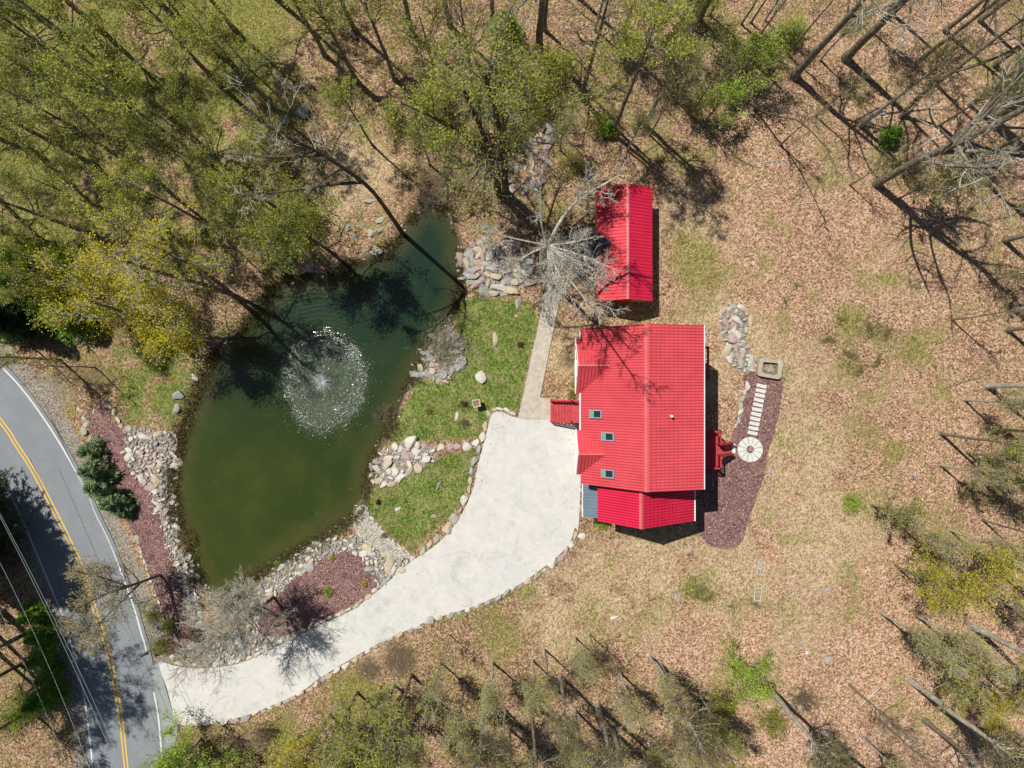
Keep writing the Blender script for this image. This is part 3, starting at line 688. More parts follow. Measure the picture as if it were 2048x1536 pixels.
# ------------------------------------------------------------------ shed
sh = thing('shed', 'long narrow shed with a bright scarlet gable roof and a charcoal shingled side porch', 'shed')
w = MB(); prism(w, [(6.62, -.2), (10.55, -.2), (10.55, 2.52), (8.68, 3.45), (6.62, 2.52)], 6.55, 14.75); w.build('wall', SIDING, sh)
SN, SS = 15.0, 6.35
o1 = slope('roof', [RED3, RED2_SHADE], sh, 6.44, 2.5, 8.68, 3.6, SS, SN, pitch=.25, rw=.05, ribh=.035); o2 = slope('roof', [RED2, RED2_SHADE], sh, 10.72, 2.5, 8.68, 3.6, SS, SN, pitch=.25, rw=.05, ribh=.035)
b = MB(); b.quadslab([(8.58, SS, 3.6), (8.68, SS, 3.68), (8.68, SN, 3.68), (8.58, SN, 3.6)], .02); b.quadslab([(8.68, SS, 3.68), (8.78, SS, 3.6), (8.78, SN, 3.6), (8.68, SN, 3.68)], .02); b.build('ridge_cap', RIDGEW, sh)
def shingle(ye, yr, x0, x1, ze, zr):
    b = MB(); q = [(x0, ye, ze), (x1, ye, ze), (x1, yr, zr), (x0, yr, zr)]
    if yr < ye: q = q[::-1]
    b.quadslab(q, .08); b.build('porch_roof', SHING, sh)
shingle(11.78, 10.6, 4.05, 7.75, 2.45, 3.1); shingle(9.42, 10.6, 4.05, 7.75, 2.45, 3.1)
b = MB()
for yy in (9.6, 11.6): b.box(4.2, 4.32, yy-.06, yy+.06, -.1, 2.4)
b.build('porch_post', SIDING, sh)
b = MB(); b.box(4.1, 6.6, 9.5, 11.7, -.1, .08); b.build('porch_floor', PCONC, sh)
b = MB(); b.box(8.1, 9.2, 6.48, 6.545, 0, 2.1); b.build('door', DECKR, sh)

# ------------------------------------------------------------------ patio circle, stepping slabs, fire pit, steps pad
pc = thing('paver_circle', 'round white patio of wedge shaped pavers around a small square brown centre', 'paving', (*G(1500, 899), 0))
for k in range(12):
    a0, a1 = 2*math.pi*k/12+.21, 2*math.pi*(k+1)/12+.21; r0, r1 = .30, 1.0; pts = []
    g_ = .02
    for j in range(7):
        a = a0+g_+(a1-a0-2*g_)*j/6; pts.append((r1*math.cos(a), r1*math.sin(a)))
    for j in range(3):
        a = a1-g_*2.5-(a1-a0-5*g_)*j/2; pts.append((r0*math.cos(a), r0*math.sin(a)))
    b = MB(); b.slab(pts, -.05, .05+.004*(k % 3)); b.build('paver', CONC2, pc)
b = MB(); s_ = .17; b.slab([(s_*math.cos(a+.5), s_*math.sin(a+.5)) for a in (0, math.pi/2, math.pi, 3*math.pi/2)], -.05, .045); b.build('centre_block', flat('brown block', (.33, .23, .17)), pc)
p0 = G(1523, 772); p1 = G(1505, 866)
ordn = ['first', 'second', 'third', 'fourth', 'fifth', 'sixth', 'seventh', 'eighth', 'ninth', 'tenth', 'eleventh', 'twelfth', 'thirteenth', 'fourteenth', 'fifteenth', 'sixteenth', 'seventeenth', 'eighteenth', 'nineteenth', 'twentieth']
def ordi(i):
    if i < 20: return ordn[i]
    T = ['', '', 'twenty', 'thirty', 'forty', 'fifty', 'sixty', 'seventy', 'eighty', 'ninety']; n = i+1
    if n % 10 == 0: return T[n//10][:-1]+'ieth'
    return T[n//10]+'-'+ordn[n % 10-1]
ang = math.atan2(p1[1]-p0[1], p1[0]-p0[0])+math.pi/2
for k in range(11):
    t = k/10; b = MB(); r_ = .02; w_, h2 = .40, .135
    b.box(-w_, w_, -h2, h2, -.05, .045)
    o = b.build('stepping_slab', CONC2, None, (p0[0]+(p1[0]-p0[0])*t, p0[1]+(p1[1]-p0[1])*t, 0)); o.rotation_euler = (0, 0, ang+R(RNG.uniform(-1.5, 1.5)))
    md_ = o.modifiers.new('b', 'BEVEL'); md_.width = .012; md_.segments = 2
    tag(o, f'white rectangular stepping slab in the maroon gravel, {ordi(k)} from the fire pit', 'paver', 'stepping slabs between the fire pit and the round patio')
b = MB(); b.box(-.13, .13, -.38, .38, -.05, .06); o = b.build('step_pad', CONC2, None, (*G(1467, 897), 0)); tag(o, 'white concrete pad at the foot of the back deck stairs', 'paver')

fx, fy = G(1537, 737); fp = thing('fire_pit', 'square rounded stone fire pit above the stepping slabs', 'fire pit', (fx, fy, 0), rz=R(-8))
def rrect(w_, h_, r_, n=5):
    o = []
    for cx_, cy_, a0 in ((w_-r_, h_-r_, 0), (-w_+r_, h_-r_, 90), (-w_+r_, -h_+r_, 180), (w_-r_, -h_+r_, 270)):
        for k in range(n+1): a = R(a0+90*k/n); o.append((cx_+r_*math.cos(a), cy_+r_*math.sin(a)))
    return o
A = rrect(.97, .74, .3); B = rrect(.62, .46, .18); n = len(A); vs = []; rr = random.Random(3)
for z, q in ((-.05, A), (.42, A), (.42, B), (.02, B)):
    for (x, y) in q: vs.append((x+rr.uniform(-.03, .03), y+rr.uniform(-.03, .03), z+rr.uniform(-.02, .02)))
b = MB(); b.add(vs, [(k*n+i, k*n+(i+1) % n, (k+1)*n+(i+1) % n, (k+1)*n+i) for k in range(3) for i in range(n)]); b.build('stone_wall', rock_mat('pit stone', (.47, .44, .36), (.34, .32, .26), (.2, .18, .14)), fp)
b = MB(); b.slab(B, .02, .05); b.build('ash_bed', flat('rust ash', (.24, .13, .09), .9, .1, .4, 9), fp)
stk = thing('firewood', 'pile of pale sticks lying inside the stone fire pit', 'firewood', (fx, fy, .05))
b = MB()
for k in range(34):
    a = rr.gauss(R(-25), .7); l = rr.uniform(.2, .42); cx_, cy_ = rr.uniform(-.25, .3), rr.uniform(-.25, .12); z = rr.uniform(.03, .2)
    d_ = Vector((math.cos(a), math.sin(a), rr.uniform(-.2, .2)))*l; q = Vector((cx_, cy_, z)); b.tube([q-d_, q+Vector((0, 0, .03)), q+d_], [.014, .018, .01], 5)
b.build('stick', WOODW, stk)

# two small wooden frames on the grass
for k, (q0, lab) in enumerate((((1520.5, 1136.5), 'weathered grey wooden ladder-like frame lying in the dry grass, nearer to the house'), ((1514.5, 1188), 'weathered grey wooden ladder-like frame lying in the dry grass, farther from the house'))):
    e = thing('wooden_frame', lab, 'frame', (*G(*q0), 0), 'wooden frames lying in the dry grass', R(-8 if k == 0 else -6))
    for s in (-1, 1): b = MB(); b.box(s*.26-.045, s*.26+.045, -.58, .58, .0, .16); b.build('side_rail', WOODW, e)
    for s in (-1, 1): b = MB(); b.box(-.215, .215, s*.48-.035, s*.48+.035, .02, .13); b.build('cross_bar', WOODW, e)
# bird feeder on a post, lantern, mailbox
e = thing('planter_box', 'small raised wooden box on a post at the top of the lawn', 'feeder', (*G(954, 806), 0), rz=R(12))
b = MB(); b.box(-.05, .05, -.05, .05, -.1, .72); b.build('post', WOODW, e)
b = MB(); h_ = .26
for s in (-1, 1): b.box(s*h_-.04, s*h_+.04, -h_-.04, h_+.04, .72, .88); b.box(-h_+.041, h_-.041, s*h_-.04, s*h_+.04, .72, .875)
b.box(-h_+.04, h_-.04, -h_+.04, h_-.04, .725, .76, 1); b.build('tray', [WOODW, flat('brown soil', (.26, .13, .08))], e)
e = thing('garden_lantern', 'small dark lantern with a pale cap at the mulch bed corner by the driveway entrance', 'lantern', (*G(357, 1304), 0))
b = MB(); b.tube([(0, 0, -.1), (0, 0, .7)], [.04, .04], 8); b.tube([(0, 0, .7), (0, 0, 1.0)], [.1, .13], 8); b.build('post', DARKM, e)
b = MB(); b.tube([(0, 0, 1.0), (0, 0, 1.06), (0, 0, 1.16)], [.2, .19, .03], 8); b.build('cap', flat('pale teal cap', (.5, .6, .58), .5, .4), e)
e = thing('mailbox', 'dark mailbox on a post beside the road edge above the driveway entrance', 'mailbox', (*G(304, 1298), 0), rz=R(24))
b = MB(); b.box(-.05, .05, -.05, .05, -.1, 1.0); b.build('post', WOODW, e)
b = MB(); b.box(-.30, .22, -.10, .10, 1.0, 1.12); b.tube([(-.30, 0, 1.12), (.22, 0, 1.12)], [.1, .1], 12); b.build('box', DARKM, e)
# ------------------------------------------------------------------ stones
def rock_mesh(name, seed, sub=2, flatn=.6, elong=1.3, cuts=9):
    r = np.random.default_rng(seed); bm = bmesh.new(); bmesh.ops.create_icosphere(bm, subdivisions=sub, radius=1)
    n = r.normal(size=(cuts, 3)); n /= np.linalg.norm(n, axis=1)[:, None]; n = np.vstack([n, [[0, 0, 1], [0, 0, -1]]]); d = np.append(r.uniform(.42, .86, cuts), [.7, .9])
    for v in bm.verts:
        u = np.array(v.co); u /= np.linalg.norm(u); k = n@u; kk = np.where(k > .05, d/np.maximum(k, .05), 9)
        h = np.sort(kk)[:2]; rad = min(1.05, h[0]*.99)
        v.co = Vector(u*rad)
    for v in bm.verts: v.co.x *= elong*.85; v.co.y *= .8; v.co.z *= flatn
    m = bpy.data.meshes.new(name); bm.to_mesh(m); bm.free(); m.materials.append(ROCKS['pale'])
    return m
RM = [rock_mesh('stone_shape', 100+i, 2, [.5, .62, .45, .7][i % 4], [1.2, 1.5, 1.0, 1.75, 1.35][i % 5]) for i in range(14)]
RMS = [rock_mesh('boulder_shape', 200+i, 3, [.6, .5, .7][i % 3], [1.2, 1.0, 1.35][i % 3], 12) for i in range(8)]
CN = list(ROCKS)
def put_rock(name, mesh, colour, x, y, sx, sy, sz, rz, tilt=.12, sink=.3, z=None):
    o = link(name, mesh); o.material_slots[0].link = 'OBJECT'; o.material_slots[0].material = ROCKS[colour]
    o.scale = (sx/1.0, sy/.8, sz); o.rotation_euler = (RNG.uniform(-tilt, tilt), RNG.uniform(-tilt, tilt), rz)
    o.location = (x, y, (gz1(x, y) if z is None else z)+sz*(.5-sink)); return o
CNAME = {'pale': 'pale cream', 'grey': 'grey', 'tan': 'tan', 'pinkish': 'pinkish purple', 'greenish': 'grey green'}

# single boulders: px, py, half length, half width, angle, height, colour, label
BOULD = [
 (990,680,20,8,80,.5,'tan','tall narrow tan stone standing on the lawn left of the footpath'),
 (961,753,14,17,0,.9,'pale','largest rounded pale boulder on the lawn beside the footpath'),
 (388,756,8,11,60,.5,'pale','pale rounded boulder on the grass at the pond edge'),
 (358,790,14,14,0,.8,'grey','big grey boulder on the grass, upper one of the touching pair'),
 (353,819,16,9,55,.9,'greenish','long lichen covered boulder, lower one of the touching pair on the grass'),
 (913,834,14,5,70,.35,'pale','slender pale stone on the lawn just under the raised box'),
 (877,970,14,4,65,.35,'grey','thin grey blade of stone on the lower lawn'),
 (795,1018,9,6,0,.35,'pale','small pale rounded stone low on the lawn above the pebble bed'),
 (868,1032,8,7,0,.3,'pinkish','small purplish stone on the lower lawn near the driveway'),
 (830,860-30,1,1,0,.01,'pale',None),
 (1228,1236,12,6,5,.3,'pale','flat pale stone alone in the grass under the house'),
 (606,228,17,15,0,1.2,'grey','large dark grey boulder in the woods, upper one of the pair'),
 (570,240,14,14,0,1.0,'grey','dark boulder in the woods beside the larger one'),
 (600,308,12,8,0,.6,'grey','grey boulder in the woods below the pair of dark boulders'),
 (1036,605,9,16,0,.5,'pinkish','pinkish rounded stone on the grass left of the footpath top'),
 (1033,632,5,5,0,.3,'tan','small tan stone under the pinkish stone by the footpath'),
 (934,528,9,22,25,.5,'tan','long tan boulder at the pond end of the stone garden'),
 (938,510,11,12,0,.5,'grey','round grey boulder in the stone garden by the pond'),
 (1000,575,24,10,-12,.7,'pale','broad pale boulder along the lower rim of the stone garden'),
 (976,512,14,9,30,.4,'pale','pale slab in the middle of the stone garden'),
 (965,485,6,13,10,.4,'grey','narrow grey stone at the top of the stone garden'),
 (822,745,8,8,0,.4,'grey','round grey stone at the water edge under the brush heap'),
 (901,741-40,7,5,0,.3,'pale','pale stone on the lawn side of the brush heap'),
 (1672,626,6,4,0,.3,'grey','small grey rock alone in the dry grass right of the house'),
 (1743,231,10,7,0,.4,'grey','grey rock in the leaves, left one of the three under the trees'),
 (1764,225,8,8,60,.4,'grey','grey rock in the leaves, right one of the three under the trees'),
 (1738,245,13,8,0,.4,'grey','grey rock in the leaves, lowest one of the three under the trees'),
 (1098,262,9,8,30,.4,'grey','grey rounded stone at the top of the stony gully'),
 (1093,276,9,7,0,.4,'grey','grey rounded stone second from the top of the stony gully'),
 (1035,331,7,7,45,.35,'grey','square grey stone alone on the leaves by the stony gully'),
 (820,1010-95,14,17,0,.35,'pinkish','large purplish slab in the middle of the stone terrace'),
 (1378,1100,14,7,25,.12,'pinkish','flat purplish rock patch in the grass below the wing'),
 (1392,1149,9,5,5,.12,'pinkish','flat dark purplish rock below the larger patch'),
 (1353,1195,9,7,0,.15,'grey','flat dark grey rock in the grass farther from the wing'),
 (1468,662,5,13,0,.4,'pale','upright narrow white stone at the left of the east rock garden'),
 (1484,722,10,21,0,.35,'greenish','largest greenish slab of the east rock garden'),
 (1472,690,9,17,-10,.35,'pinkish','purplish slab in the middle of the east rock garden'),
 (1486,688,7,10,10,.35,'greenish','pointed green grey slab of the east rock garden'),
 (1462,1095-30,1,1,0,.01,'pale',None),
 (752,500,14,12,0,.6,'greenish','mossy green boulder on the north bank of the pond'),
 (742,465,10,10,0,.5,'greenish','mossy boulder above the larger one on the north bank'),
 (618,535,14,12,20,.8,'grey','dark wet boulder on the pond bank under the budding tree'),
 (1165,1074,9,8,0,.4,'pale','white broken stone beside the corner of the wing'),
 (1445,885,6,9,0,.3,'pale','small pale stone beside the back deck stairs'),
 (1540,910,3,6,0,.25,'pale','pale stone at the right rim of the maroon gravel'),
 (1540,940,4,7,0,.25,'grey','grey stone at the lower right rim of the maroon gravel'),
 (1540,972,7,4,0,.15,'grey','flat dark stone in the leaves right of the maroon gravel'),
 (1588,1310-15,1,1,0,.01,'pale',None),
 (1830,868+80,4,8,0,.25,'grey','grey stone in the right hand leaf litter'),
 (1662,1124,5,5,30,.3,'pale','small pale upright stone in the lower right leaf litter'),
 (1655,1180,7,6,0,.2,'grey','flat grey stone in the lower right leaf litter'),
 (1650,1228,5,6,0,.2,'grey','grey stone lowest in the row down the lower right litter'),
 (1614,1306,5,6,0,.2,'pale','pale stone above the bright green bush, right one'),
 (1657,1320,8,8,0,.25,'grey','pale grey rock in the leaves near the lone white stick'),
 (1602,1286,6,6,0,.2,'grey','grey stone above the bright green bush, left one'),
]
for (a, b_, l, w_, an, h, colr, lab) in BOULD:
    if not lab: continue
    mesh = RMS[RNG.integers(8)]; x, y = G(a, b_)
    o = put_rock('boulder', mesh, colr, x, y, l/P*1.02, w_/P*1.02, h*.75, R(an), .08, .35)
    tag(o, lab, 'boulder')

# edging stones along the driveway and beds
def edge_row(pts, smin, smax, group, labf, cols, name='edging_stone', wid=.75, hgt=.5):
    w_ = smooth_line(GP(pts), 8, False); acc = 0; i = 0; segs = []; tot = sum(math.dist(w_[k], w_[k+1]) for k in range(len(w_)-1))
    cum = [0]; 
    for k in range(len(w_)-1): cum.append(cum[-1]+math.dist(w_[k], w_[k+1]))
    s = 0
    while s < tot:
        L = RNG.uniform(smin, smax); c_ = s+L/2
        if c_ > tot: break
        k = min(np.searchsorted(cum, c_)-1, len(w_)-2); t = (c_-cum[k])/(cum[k+1]-cum[k]+1e-9)
        x = w_[k][0]*(1-t)+w_[k+1][0]*t; y = w_[k][1]*(1-t)+w_[k+1][1]*t; an = math.atan2(w_[k+1][1]-w_[k][1], w_[k+1][0]-w_[k][0])
        colr = cols[RNG.integers(len(cols))]; x += RNG.normal(0, .05); y += RNG.normal(0, .05)
        o = put_rock(name, RM[RNG.integers(14)] if L < .7 else RMS[RNG.integers(8)], colr, x, y, L*.56, L*.5*wid*RNG.uniform(.75, 1.15), min(.5, L*.5)*hgt*2*RNG.uniform(.7, 1.1), an+RNG.normal(0, .15), .12, .3)
        tag(o, labf(i, CNAME[colr]), 'stone', group); i += 1; s += L*1.02
C1 = ['pale', 'pale', 'grey', 'tan', 'pinkish', 'greenish']
edge_row([(372,1450),(410,1447),(455,1443),(500,1431),(550,1411),(600,1388),(645,1358),(695,1327),(752,1292),(812,1264),(872,1239),(940,1218),(1000,1193),(1048,1167),(1084,1143),(1122,1114),(1143,1088),(1154,1060)], .5, .95, 'edging stones on the lower side of the driveway', lambda i, c: f'{c} stone on the lower driveway side, {ordi(i)} from the road', C1)
edge_row([(350,1322),(385,1330),(430,1329),(470,1322),(523,1303),(588,1270),(648,1240),(702,1215),(760,1173)], .4, .85, 'edging stones between driveway and gravel bed', lambda i, c: f'{c} edging stone between driveway and gravel bed, {ordi(i)} from the road', C1)
edge_row([(838,1108),(872,1080),(902,1048),(924,1014),(938,975),(948,928),(962,886),(972,848),(979,826)], .6, 1.1, 'edging stones between driveway and lawn', lambda i, c: f'{c} edging stone between driveway and lawn, {ordi(i)} from the pebble bed', C1)
edge_row([(984,820),(1003,818),(1022,824),(1036,832)], .4, .6, 'edging stones at the top of the driveway', lambda i, c: f'{c} edging stone along the driveway top, {ordi(i)} from the left', ['tan', 'pinkish', 'pale'])
edge_row([(152,812),(160,822),(168,836),(178,846),(166,858),(172,870),(190,892),(205,915)], .55, .85, 'wall stones by the road verge', lambda i, c: f'{c} wall stone by the road verge, {ordi(i)} from the top', ['pale', 'tan', 'pale', 'greenish'])
edge_row([(184,826),(198,814),(210,806),(222,818),(232,832),(242,850),(258,858)], .4, .65, 'rim stones at the top of the road side bed', lambda i, c: f'{c} rim stone atop the road side bed, {ordi(i)} from the left', ['pale', 'grey', 'tan'])
edge_row([(960,886),(945,889),(925,891),(908,890),(893,897),(880,896),(868,902)], .55, .8, 'stepping stones across the lawn', lambda i, c: f'{c} flat stepping stone across the lawn, {ordi(i)} from the driveway', ['pale', 'grey', 'pale', 'pinkish'], wid=1.1, hgt=.2)
edge_row([(1492,760),(1490,785),(1484,812),(1478,838),(1470,858)], .45, .8, 'stones along the left of the maroon gravel', lambda i, c: f'{c} stone along the left rim of the maroon gravel, {ordi(i)} from the fire pit', ['pale', 'greenish', 'tan'])
edge_row([(708,1035),(712,1060),(722,1072)], .3, .45, 'stones at the left of the pebble bed', lambda i, c: f'{c} stone at the left of the pebble bed, {ordi(i)} from the top', C1)
edge_row([(726,1008),(750,1043),(776,1074),(802,1097),(832,1116)], .28, .42, 'stones at the right of the pebble bed', lambda i, c: f'{c} small rim stone between pebble bed and lawn, {ordi(i)} from the top', ['pale'])
edge_row([(270,1070),(285,1115),(300,1160),(318,1205),(330,1245)], .3, .55, 'stones between verge and road side bed', lambda i, c: f'{c} stone between verge and road side bed, {ordi(i)} from the top', ['greenish', 'pale'])

# riprap
def scatter(poly, dmin, n):
    xs = [p_[0] for p_ in poly]; ys = [p_[1] for p_ in poly]; out = []
    cand = np.stack([RNG.uniform(min(xs), max(xs), n), RNG.uniform(min(ys), max(ys), n)], 1)
    cand = cand[sdist(cand[:, 0], cand[:, 1], poly) < .12]; keep = np.zeros((0, 2))
    for c_ in cand:
        if len(keep) == 0 or np.min(np.sum((keep-c_)**2, 1)) > dmin*dmin: keep = np.vstack([keep, c_])
    return keep
BN = ['bank left of pond', 'belt around lower gravel bed', 'terrace between the lawns', 'rock heap under the brush', 'garden left of footpath', 'garden by fire pit', 'north pond bank', 'gully in the woods']
BC = [['pale', 'pale', 'tan', 'pinkish', 'grey'], ['pale', 'pale', 'tan', 'grey'], ['pale', 'pale', 'tan', 'pinkish'], ['pinkish', 'tan', 'grey'], ['tan', 'grey', 'greenish', 'pinkish'], ['pale', 'tan', 'greenish', 'pinkish'], ['greenish', 'greenish', 'grey'], ['pinkish', 'grey', 'tan']]
BD = [.30, .32, .50, .40, .46, .38, .8, .65]
allr = []
for k, q in enumerate(RIPS):
    for (x, y) in scatter(q, BD[k], 5000):
        if k == 6 and RNG.random() < .55: continue
        s = min(BD[k]*RNG.lognormal(0, .28)*.92, .42 if k == 6 else 9); allr.append([s, x, y, k, BC[k][RNG.integers(len(BC[k]))]])
allr.sort(key=lambda a: -a[0])
rip = {}
for (s, x, y, k, colr) in allr[:285]:
    o = put_rock('riprap_stone', RM[RNG.integers(14)], colr, x, y, s*RNG.uniform(.8, 1.1), s*RNG.uniform(.5, .85), s*RNG.uniform(.5, .9)*(.6 if k == 6 else 1), RNG.uniform(0, 6.28), .45, .4 if k in (6, 7) else .34)
    rip.setdefault((colr, k), []).append((x, o))
for (colr, k), l in rip.items():
    for i, (x, o) in enumerate(sorted(l, key=lambda a: a[0])):
        tag(o, f'{CNAME[colr]} angular stone in the {BN[k]}, {ordi(i)} from the left', 'stone', f'{CNAME[colr]} stones of the {BN[k]}')
V, F, MI = [], [], []; nb = 0; base_np = []
for mm in [rock_mesh('tmp', 300+i, 1, .6, [1.2, 1.6, 1.0][i % 3]) for i in range(6)]:
    base_np.append((np.array([v.co for v in mm.vertices]), np.array([list(p_.vertices) for p_ in mm.polygons]))); bpy.data.meshes.remove(mm)
def stone_cloud(lst):
    global nb
    for (s, x, y, z, ci) in lst:
        v, f = base_np[RNG.integers(6)]; Rm = np.array(Euler((RNG.uniform(-.5, .5), RNG.uniform(-.5, .5), RNG.uniform(0, 6.28))).to_matrix())
        V.append((v*np.array([s*RNG.uniform(.9, 1.4), s*RNG.uniform(.6, 1), s*.8]))@Rm.T+np.array([x, y, z+s*.15])); F.append(f+nb); MI.append(np.full(len(f), ci)); nb += len(v)
lst = [(s*.95, x, y, gz1(x, y), CN.index(c_)) for (s, x, y, k, c_) in allr[285:]]
stone_cloud(lst)
for k, q in enumerate(RIPS[:4]):       # chips between the bigger stones
    pts = scatter(q, .17, 4200); g_ = gz(pts[:, 0], pts[:, 1])
    stone_cloud([(RNG.uniform(.08, .15), x, y, z, CN.index(BC[k][RNG.integers(len(BC[k]))])) for (x, y), z in zip(pts, g_)])
pts = scatter(GP([(a, b_) for a, b_ in PEBBLE]), .13, 5000); stone_cloud([(RNG.uniform(.05, .11), x, y, .0, [0, 0, 2, 1][RNG.integers(4)]) for x, y in pts])
# loose stones round the shore
n = 420; i_ = RNG.integers(0, len(pond_w), n)
sh_pts = [(pond_w[i][0]+RNG.normal(0, .3), pond_w[i][1]+RNG.normal(0, .3)) for i in i_]
g_ = gz(np.array([p_[0] for p_ in sh_pts]), np.array([p_[1] for p_ in sh_pts]))
stone_cloud([(RNG.uniform(.06, .2), p_[0], p_[1], z, [0, 1, 4, 2, 3][RNG.integers(5)]) for p_, z in zip(sh_pts, g_)])
n = 260; q_ = np.stack([RNG.normal(1290, 110, n), RNG.normal(130, 70, n)], 1); q_[200:] = np.stack([RNG.uniform(1560, 1720, 60), RNG.uniform(1080, 1330, 60)], 1); q_ = [G(a, b_) for a, b_ in q_]
stone_cloud([(RNG.uniform(.07, .24), x, y, gz1(x, y)-.03, [1, 1, 4, 3][RNG.integers(4)]) for x, y in q_])
tag(link('small_stones', mesh_np('small_stones', np.vstack(V), np.vstack(F), list(ROCKS.values()), np.concatenate(MI))), 'small loose stones between the boulders and along the shore', 'stones', kind='stuff')

# ------------------------------------------------------------------ plants: generators (numpy, batched)
def norm(a): return a/np.maximum(np.linalg.norm(a, axis=-1, keepdims=True), 1e-9)
def tubes(pts, rad, n):
    """pts (N,k,3) rad (N,k) -> verts, quads"""
    N, k, _ = pts.shape; t = np.empty_like(pts); t[:, 1:-1] = pts[:, 2:]-pts[:, :-2]; t[:, 0] = pts[:, 1]-pts[:, 0]; t[:, -1] = pts[:, -1]-pts[:, -2]; t = norm(t)
    ref = np.where(np.abs(t[..., 2:3]) < .9, np.array([0, 0, 1.]), np.array([1., 0, 0])); a = norm(np.cross(t, ref)); b = np.cross(t, a)
    an = np.arange(n)*2*math.pi/n
    v = pts[:, :, None]+(a[:, :, None]*np.cos(an)[None, None, :, None]+b[:, :, None]*np.sin(an)[None, None, :, None])*rad[:, :, None, None]
    base = (np.arange(N)*k*n)[:, None, None]+(np.arange(k-1)*n)[None, :, None]; i = np.arange(n)[None, None]; j = (np.arange(n)+1) % n; j = j[None, None]
    f = np.stack([base+i, base+j, base+n+j, base+n+i], -1).reshape(-1, 4)
    return v.reshape(-1, 3), f
def grow(p0, d0, L, r0, k, rng, wig=.15, up=.05, tip=.25):
    """N branches from p0 along d0"""
    N = len(p0); pts = np.empty((N, k, 3)); pts[:, 0] = p0; d = norm(d0); step = (L/(k-1))[:, None]
    for i in range(1, k):
        d = norm(d+rng.normal(0, wig, (N, 3))+np.array([0, 0, up])); pts[:, i] = pts[:, i-1]+d*step
    rad = r0[:, None]*np.linspace(1, tip, k)[None]
    return pts, rad
def spawn(pts, rad, m, t0, t1, ang, lr, rr, k, rng, wig=.2, up=.05, minr=.006, angj=.2, tip=.3):
    N, K, _ = pts.shape; par = np.repeat(np.arange(N), m); t = rng.uniform(t0, t1, N*m)*(K-1); i = np.minimum(t.astype(int), K-2); f = (t-i)[:, None]
    p = pts[par, i]*(1-f)+pts[par, i+1]*f; tg = norm(pts[par, i+1]-pts[par, i]); q = norm(np.cross(tg, rng.normal(size=(N*m, 3))))
    a = ang+rng.normal(0, angj, N*m); d = tg*np.cos(a)[:, None]+q*np.sin(a)[:, None]
    Lp = np.linalg.norm(pts[:, -1]-pts[:, 0], axis=1)[par]; L = Lp*lr*(1.15-.6*t/(K-1))*rng.uniform(.6, 1.2, N*m)
    r = np.maximum((rad[par, i]*(1-f[:, 0])+rad[par, i+1]*f[:, 0])*rr, minr)
    return grow(p, d, L, r, k, rng, wig, up, tip)
def leaves(pts, n, size, rng, spread=.12, t0=.3):
    N, K, _ = pts.shape; par = rng.integers(0, N, n); t = rng.uniform(t0, 1, n)*(K-1); i = np.minimum(t.astype(int), K-2); f = (t-i)[:, None]
    p = pts[par, i]*(1-f)+pts[par, i+1]*f+rng.normal(0, spread, (n, 3)); return leafquads(p, size, rng)
def leafquads(p, size, rng, asp=.62, flatz=.6):
    n = len(p); u = norm(rng.normal(size=(n, 3))*np.array([1, 1, flatz])); w_ = norm(np.cross(u, rng.normal(size=(n, 3)))); s = (size*rng.uniform(.6, 1.3, n))[:, None]
    v = np.stack([p-u*s*.5, p+w_*s*.5*asp, p+u*s*.5, p-w_*s*.5*asp], 1).reshape(-1, 3); f = np.arange(n*4).reshape(-1, 4); return v, f
def cat(parts):
    vs, fs, b = [], [], 0
    for v, f in parts: vs.append(v); fs.append(f+b); b += len(v)
    return np.vstack(vs), np.vstack(fs)

